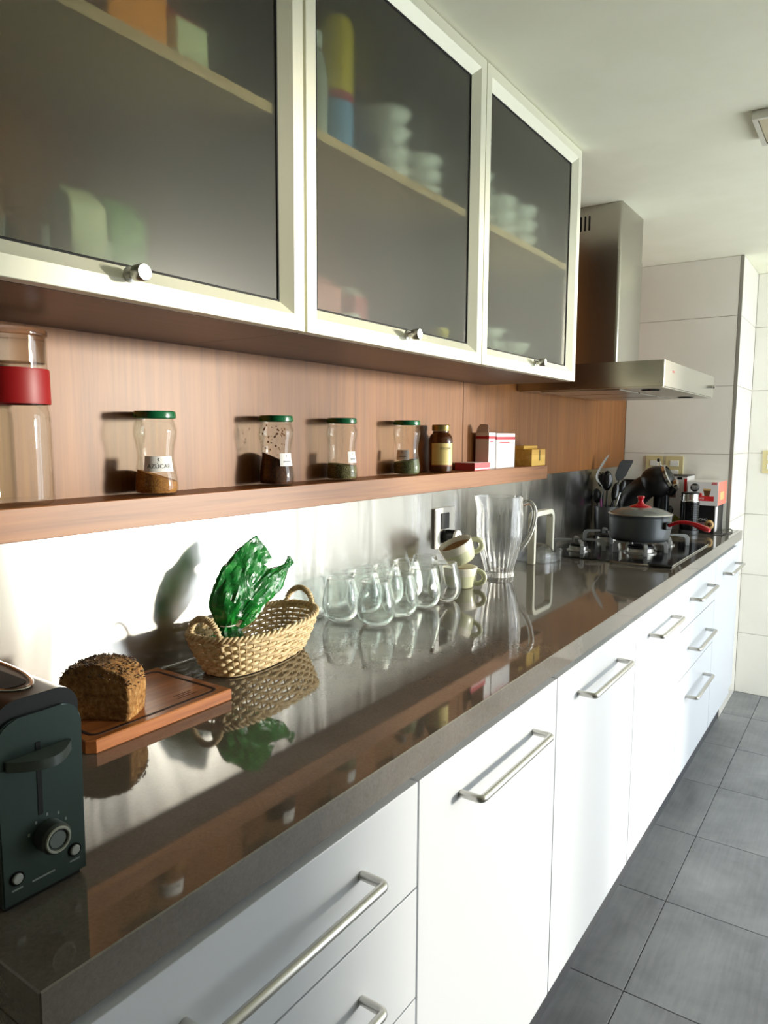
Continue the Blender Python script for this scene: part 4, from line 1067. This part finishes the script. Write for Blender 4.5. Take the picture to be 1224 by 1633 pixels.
# ================================================================== CAPSULE COFFEE MACHINE
CM = thing('coffee_machine', 'black capsule coffee machine with a round head', 'coffee machine', (-0.862, 3.42, ZC+0.0002), 0)
def loc2(x, y, z): return Vector((x, y, z))
obj('base', prism(newbm(), [(0.085*cos(q)*1.0, 0.085*sin(q)) for q in [2*pi*k/32 for k in range(32)]], 0, 0.022), M_['black'], CM, ang=40)
bp_ = smoothcurve([(-0.060, 0.01, 0.062), (-0.090, 0.005, 0.095), (-0.085, 0.0, 0.140), (-0.030, -0.008, 0.195), (0.022, -0.015, 0.222)], 6)
obj('arched_body', tube(newbm(), bp_, [0.055+0.010*sin(pi*i/(len(bp_)-1)) for i in range(len(bp_))], 24, flat=0.9), M_['black'], CM, ang=60)
bm = newbm(); bmesh.ops.create_uvsphere(bm, u_segments=32, v_segments=20, radius=0.076); bmesh.ops.scale(bm, vec=(1, 0.9, 0.95), verts=bm.verts[:])
hd_ = obj('head', bm, M_['black'], CM, (0.030, -0.018, 0.228), ang=60)
bm = lathe(newbm(), [(0.052, 0.0), (0.060, 0.0), (0.058, 0.012), (0.050, 0.014)], 32, close=True)
obj('chrome_ring', bm, M_['chrome'], hd_, (0.045, -0.005, 0.022), (0, radians(65), 0))
obj('spout', lathe(newbm(), [(0, -0.03), (0.018, -0.03), (0.026, -0.012), (0.030, 0.02), (0, 0.02)], 24), M_['blackgloss'], hd_, (0.062, -0.004, -0.030), (0, radians(20), 0))
obj('capsule_holder', lathe(newbm(), [(0, 0), (0.020, 0), (0.024, 0.01), (0.024, 0.024), (0, 0.026)], 24), M_['chrome'], hd_, (0.070, -0.012, -0.012), (0, radians(75), 0))
obj('lever', tube(newbm(), [(0.012, 0, 0.066), (0.010, 0, 0.086), (0.004, 0, 0.094)], 0.0035, 8), M_['chrome'], hd_, ang=60)
bm = newbm(); bmesh.ops.create_uvsphere(bm, u_segments=16, v_segments=10, radius=0.008); obj('lever_ball', bm, M_['blackgloss'], hd_, (0.002, -0.002, 0.098), ang=60)
obj('water_tank', lathe(newbm(), [(0, 0.024), (0.034, 0.024), (0.035, 0.03), (0.035, 0.165), (0, 0.165)], 32), mat('dark_tank', (30, 34, 36), 0.15, 0.3), CM, (0.040, 0.030, 0), ang=50)
bm = lathe(newbm(), [(0.0088, 0), (0.0105, 0), (0.0105, 0.0008), (0.0088, 0.0008)], 28, close=True)
lg = obj('round_logo', bm, mat('logo_grey', (150, 150, 148), 0.4), CM, (-0.028, -0.0655, 0.150), (radians(90), 0, radians(30)))
# drip tray shelf behind, seen as a dark rim over the body
obj('top_lid', prism(newbm(), [(0.03*cos(q), 0.024*sin(q)) for q in [2*pi*k/24 for k in range(24)]], 0, 0.006), M_['black'], CM, (-0.105, 0.03, 0.226), ang=40)
obj('rear_column', box(newbm(), -0.135, -0.075, 0.01, 0.06, 0.02, 0.2255, 0.008), mat('machine_grey', (70, 62, 62), 0.4), CM)

# ================================================================== MILK FROTHER
FR = thing('milk_frother', 'black ribbed milk frother with a steel top', 'frother', (-0.686, 3.395, ZC+0.0002))
prof = [(0, 0), (0.041, 0), (0.042, 0.004), (0.042, 0.018), (0.0385, 0.020)]
obj('base', lathe(newbm(), prof+[(0, 0.020)], 36), mat('frother_base', (92, 94, 96), 0.3, 0.7), FR, ang=40)
prof = [(0, 0.0202), (0.0375, 0.0202)]
for k in range(15):
    z = 0.022+k*0.0082; prof += [(0.0375, z), (0.0402, z+0.0015), (0.0402, z+0.0060), (0.0375, z+0.0075)]
obj('ribbed_body', lathe(newbm(), prof+[(0, 0.1455)], 40), M_['blackgloss'], FR, ang=30)
obj('steel_collar', lathe(newbm(), [(0, 0.1458), (0.039, 0.1458), (0.0395, 0.148), (0.0395, 0.152), (0.037, 0.154), (0.0365, 0.180), (0, 0.180)], 40), M_['chrome'], FR, ang=40)
obj('lid', lathe(newbm(), [(0, 0.1803), (0.0375, 0.1803), (0.038, 0.183), (0.036, 0.187), (0, 0.188)], 40), M_['black'], FR, ang=40)

# ================================================================== COFFEE CAPSULE BOXES
cw = mat('box_white', (226, 222, 220), 0.45); cr = mat('box_red', (206, 34, 36), 0.45); cb = mat('box_black', (20, 19, 20), 0.4)
cpk = mat('box_coral', (238, 120, 100), 0.45); ccof = mat('print_coffee', (92, 56, 26), 0.5); cfoam = mat('print_foam', (214, 174, 112), 0.5); cgold = mat('print_olive', (150, 146, 40), 0.5); cpurp = mat('print_mauve', (120, 92, 92), 0.5)
BXG = 'coffee capsule boxes by the tiled wall'
def face_rect(parent, name, x0, x1, z0, z1, yf, m_, d=0.0004):
    return obj(name, box(newbm(), x0, x1, yf-d, yf, z0, z1), m_, parent)
def face_disc(parent, name, x, z, r, yf, m_, n=28, d=0.0005, sx=1.0):
    bm = newbm(); prism(bm, [(x+sx*r*cos(2*pi*k/n), z+r*sin(2*pi*k/n)) for k in range(n)], yf-d, yf, 'y'); return obj(name, bm, m_, parent, ang=None)
def badge(parent, x, z, r, yf):
    b_ = face_disc(parent, 'round_badge', x, z, r, yf, cb)
    for tx, dz in (('NESCAFÉ', 0.35), ('DOLCE', 0.0), ('GUSTO', -0.36)):
        textpart(tx, r*0.42, cw, b_, (lambda dz: (lambda a, b2: (x+a, yf-0.0008, z+dz*r+b2)))(dz))
    return b_
# upper right: white and red box with a coffee glass picture
yf = 3.462
t = thing('capsule_box', 'white coffee capsule box with red band and coral side, on top of the black one', 'box', (0, 0, 0), 0, BXG)
obj('carton', box(newbm(), -0.712, -0.5835, yf, 3.668, ZC+0.1262, ZC+0.232, 0.0006, 1), cw, t)
obj('side_print', box(newbm(), -0.5835, -0.5831, yf+0.001, 3.667, ZC+0.1266, ZC+0.2316), cpk, t)
obj('side_picture', box(newbm(), -0.5831, -0.5828, yf+0.05, yf+0.14, ZC+0.15, ZC+0.185), cfoam, t)
badge(t, -0.682, ZC+0.205, 0.019, yf)
face_rect(t, 'red_band', -0.690, -0.600, ZC+0.146, ZC+0.168, yf, cr); face_rect(t, 'corner_logo', -0.612, -0.590, ZC+0.220, ZC+0.231, yf, cr)
textpart('Nestlé', 0.008, cw, t, lambda a, b2: (-0.601+a, yf-0.0006, ZC+0.2255+b2))
textpart('LUNGO', 0.011, cw, t, lambda a, b2: (-0.660+a, yf-0.0006, ZC+0.157+b2))
bm = newbm(); prism(bm, [(-0.640, ZC+0.168), (-0.620, ZC+0.168), (-0.614, ZC+0.200), (-0.646, ZC+0.200)], yf-0.0006, yf, 'y'); obj('glass_picture', bm, ccof, t)
face_rect(t, 'foam_picture', -0.646, -0.614, ZC+0.1935, ZC+0.201, yf, cfoam, 0.0008)
face_disc(t, 'capsule_picture', -0.657, ZC+0.174, 0.008, yf, cr)
# lower right: black box with a cup seen from above
t = thing('capsule_box', 'black coffee capsule box with a cappuccino picture at the bottom', 'box', (0, 0, 0), 0, BXG)
obj('carton', box(newbm(), -0.715, -0.594, yf+0.001, 3.668, ZC+0.0002, ZC+0.1258, 0.0006, 1), cb, t)
obj('side_print', box(newbm(), -0.594, -0.5936, yf+0.020, yf+0.070, ZC+0.006, ZC+0.120), cw, t)
textpart('CAPPUCCINO', 0.0145, cw, t, lambda a, b2: (-0.622+a, yf+0.0002, ZC+0.062+b2), align='RIGHT')
face_rect(t, 'mauve_band', -0.690, -0.625, ZC+0.036, ZC+0.050, yf+0.001, cpurp); face_rect(t, 'fine_print', -0.680, -0.628, ZC+0.022, ZC+0.025, yf+0.001, cpurp)
dsc = face_disc(t, 'cup_picture', -0.6135, ZC+0.040, 0.0225, yf+0.001, cfoam, sx=0.85); face_disc(t, 'coffee_picture', -0.611, ZC+0.041, 0.010, yf+0.0004, ccof)
bm = lathe(newbm(), [(0.009, 0), (0.0125, 0), (0.0125, 0.0004), (0.009, 0.0004)], 24, close=True); obj('ring_mark', bm, cw, t, (-0.676, yf+0.0006, ZC+0.094), (pi/2, 0, 0))
# left pair, further back behind the machine
yl = 3.520
t = thing('capsule_box', 'white capsule box with mauve print, upper one behind the coffee machine', 'box', (0, 0, 0), 0, BXG)
obj('carton', box(newbm(), -0.852, -0.728, yl, 3.680, ZC+0.1262, ZC+0.250, 0.0006, 1), cw, t)
obj('lid_edge', box(newbm(), -0.853, -0.727, yl-0.001, 3.679, ZC+0.2503, ZC+0.2533), cb, t)
face_rect(t, 'red_edge', -0.741, -0.7285, ZC+0.160, ZC+0.240, yl, cr); face_rect(t, 'mauve_picture', -0.795, -0.762, ZC+0.190, ZC+0.222, yl, cpurp); face_rect(t, 'mauve_band', -0.830, -0.775, ZC+0.150, ZC+0.172, yl, cpurp)
face_rect(t, 'corner_logo', -0.772, -0.750, ZC+0.236, ZC+0.247, yl, cb)
t = thing('capsule_box', 'pale capsule box with black badge and olive leaf, lower one behind the coffee machine', 'box', (0, 0, 0), 0, BXG)
obj('carton', box(newbm(), -0.856, -0.730, yl-0.002, 3.680, ZC+0.0002, ZC+0.1258, 0.0006, 1), cw, t)
badge(t, -0.803, ZC+0.092, 0.021, yl-0.002)
bm = newbm(); prism(bm, [(-0.790, ZC+0.030), (-0.740, ZC+0.022), (-0.752, ZC+0.052), (-0.776, ZC+0.072)], yl-0.0026, yl-0.002, 'y'); obj('leaf_picture', bm, cgold, t)

# thin cable on the worktop end
pts = smoothcurve([(-0.640, 3.435, ZC+0.0035), (-0.610, 3.440, ZC+0.0035), (-0.575, 3.450, ZC+0.0035), (-0.545, 3.490, ZC+0.0035), (-0.535, 3.560, ZC+0.0035), (-0.548, 3.630, ZC+0.0060), (-0.562, 3.600, ZC+0.0110), (-0.566, 3.53, ZC+0.0090), (-0.560, 3.46, ZC+0.0090)], 6)
t = thing('power_cable', 'thin dark cable looping on the worktop end beside the black box', 'cable', (0, 0, 0))
obj('cord', tube(newbm(), pts, 0.0026, 8), M_['black'], t, ang=None)

# ================================================================== SWITCH PLATES
def switch_plate(lab, x, y, z, n, cover=True):
    t = thing('switch_plate', lab, 'switch', (x, y, z), 0, 'ivory switch plates on the tiled walls')
    bm = newbm(); prism(bm, rrect(-0.040, 0.040, -0.058, 0.058, 0.004, 3), -0.009, -0.0002, 'y'); obj('plate', bm, M_['ivory'], t, ang=30)
    for k in range(n):
        zz = 0.024-k*0.047 if n > 1 else 0.024
        obj('rocker', box(newbm(), -0.020, 0.020, -0.0125, -0.0092, zz-0.014, zz+0.014, 0.0015, 2), M_['whiteplastic'], t)
switch_plate('ivory switch plate directly above the coffee machine head', -0.918, Y1, 1.208, 1)
switch_plate('ivory switch plate above the left capsule boxes', -0.824, Y1, 1.208, 2)
switch_plate('ivory double switch plate on the wall past the worktop', -0.457, Y2, 1.235, 2)

# ================================================================== THINGS BEHIND THE FROSTED DOORS
ZLOW, ZUP = ZB+0.0165, ZSH1+0.0004
def bottle(name, lab, x, y, z, prof_, m_, cat='bottle', parts=()):
    t = thing(name, lab, cat, (x, y, z))
    obj('body', lathe(newbm(), [(0, 0)]+prof_+[(0, prof_[-1][1])], 28), m_, t, ang=45)
    for nm, pr2, m2 in parts: obj(nm, lathe(newbm(), [(0, pr2[0][1])]+pr2+[(0, pr2[-1][1])], 28), m2, t, ang=45)
mblue = mat('can_blue', (110, 160, 210), 0.4); myel = mat('can_yellow', (226, 196, 10), 0.4); mwhite = mat('china_white', (238, 238, 234), 0.25)
mpink = mat('pink_pack', (206, 120, 116), 0.5); mor = mat('orange_pack', (232, 140, 20), 0.45); mcarton = mat('carton_cream', (214, 218, 180), 0.5); mgr = mat('pack_green', (70, 130, 40), 0.5); msil = mat('bottle_silver', (190, 192, 186), 0.3, 0.4); mdk = mat('dark_cup', (44, 34, 28), 0.4)
bottle('silver_bottle', 'pale grey bottle behind the middle frosted door', -0.818, 0.972, ZUP, [(0.022, 0), (0.023, 0.09), (0.019, 0.12), (0.011, 0.14)], msil, parts=(('cap', [(0.013, 0.1402), (0.014, 0.16), (0.012, 0.165)], mwhite),))
bottle('tall_tub', 'tall tub with blue base and yellow top behind the middle frosted door', -0.845, 1.056, ZUP, [(0.036, 0), (0.036, 0.085)], mblue, 'tub', (('red_stripe', [(0.0362, 0.0853), (0.0362, 0.100)], mr), ('yellow_top', [(0.036, 0.1003), (0.036, 0.21), (0.030, 0.225)], myel)))
bottle('dark_mug', 'small dark mug behind the middle frosted door', -0.845, 1.150, ZUP, [(0.030, 0), (0.034, 0.06)], mdk, 'mug')
def stack(lab, x, y, z, n, r, h, grp):
    for k in range(n):
        t = thing('white_bowl', lab % ('bottom', 'second', 'third', 'fourth', 'top')[k], 'bowl', (x, y, z+k*h), 0, grp)
        obj('bowl', lathe(newbm(), [(0, 0)]+sprofile([(r*0.5, 0), (r*0.75, h*0.35), (r*0.93, h*0.9), (r, h*0.98)], 3)+[(r*0.95, h*0.98), (r*0.7, h*0.45), (0, h*0.2)], 28), mwhite, t, ang=60)
stack('white bowl, %s of the taller stack behind the middle frosted door', -0.870, 1.250, ZUP, 4, 0.055, 0.036, 'white bowls behind the middle door')
stack('white bowl, %s of the shorter stack behind the middle frosted door', -0.865, 1.370, ZUP, 3, 0.055, 0.030, 'white bowls behind the middle door')
stack('white bowl, %s of the first stack behind the door by the hood', -0.870, 1.615, ZUP, 4, 0.060, 0.032, 'white bowls behind the door by the hood')
stack('white bowl, %s of the second stack behind the door by the hood', -0.865, 1.745, ZUP, 3, 0.060, 0.035, 'white bowls behind the door by the hood')
stack('white bowl, %s of the upper right stack behind the door by the hood', -0.865, 1.875, ZUP, 3, 0.058, 0.038, 'white bowls behind the door by the hood')
stack('white bowl, %s of the low stack on the lower shelf by the hood', -0.865, 1.690, ZLOW, 3, 0.060, 0.030, 'white bowls behind the door by the hood')
stack('white bowl, %s of the lower right stack by the hood', -0.865, 1.850, ZLOW, 2, 0.058, 0.036, 'white bowls behind the door by the hood')
def pack(name, lab, x0, x1, y0, y1, z, h, m_, m2=None, cat='packet'):
    t = thing(name, lab, cat, (0, 0, 0))
    obj('carton', box(newbm(), x0, x1, y0, y1, z, z+h, 0.004, 2), m_, t)
    obj('folded_top', prism(newbm(), [(x0+0.004, z+h), (x1-0.004, z+h), ((x0+x1)/2+0.003, z+h+0.02), ((x0+x1)/2-0.003, z+h+0.02)], y0+0.003, y1-0.003, 'y'), m2 or m_, t)
pack('pink_packet', 'pinkish packet low behind the middle frosted door', -0.89, -0.82, 0.975, 1.050, ZLOW, 0.085, mpink)
pack('red_packet', 'red packet low behind the middle frosted door', -0.89, -0.825, 1.095, 1.135, ZLOW, 0.080, mr, mwhite)
bottle('white_pot', 'small white pot low behind the middle frosted door', -0.825, 1.070, ZLOW, [(0.022, 0), (0.024, 0.04)], mwhite, 'pot')
bottle('yellow_tub', 'small yellow tub low behind the middle frosted door', -0.822, 1.400, ZLOW, [(0.020, 0), (0.021, 0.055)], myel, 'tub')
pack('orange_packet', 'orange and yellow packet at the top of the nearest glass cabinet', -0.88, -0.81, 0.575, 0.665, ZUP, 0.13, mor, myel)
pack('pale_packet', 'cream packet with red top beside the orange one in the nearest cabinet', -0.87, -0.81, 0.680, 0.735, ZUP, 0.060, mcarton, mr)
pack('cream_carton', 'cream carton low in the nearest glass cabinet', -0.885, -0.825, 0.525, 0.575, ZLOW, 0.105, mcarton)
pack('green_packet', 'green packet beside the cream carton in the nearest glass cabinet', -0.90, -0.845, 0.595, 0.650, ZLOW, 0.110, mgr)
for y, q in ((0.418, 'leftmost'), (0.468, 'middle'), (0.548, 'right')):
    bm = newbm(); seg = 40; V = []
    for r, z in ((0.019, 0), (0.0225, 0.055), (0.0215, 0.055), (0.018, 0.004)):
        V.append([bm.verts.new(((r+0.0012*cos(10*2*pi*k/seg))*cos(2*pi*k/seg), (r+0.0012*cos(10*2*pi*k/seg))*sin(2*pi*k/seg), z)) for k in range(seg)])
    for a, b2 in zip(V, V[1:]):
        for k in range(seg): bm.faces.new((a[k], a[(k+1) % seg], b2[(k+1) % seg], b2[k]))
    bm.faces.new(V[0][::-1]); bm.faces.new(V[-1])
    tag(obj('ribbed_tumbler', bm, M_['glass'], None, (-0.817, y, ZLOW), ang=60), 'ribbed glass tumbler, %s of three against the nearest frosted door' % q, 'glass', 'ribbed tumblers in the nearest cabinet')
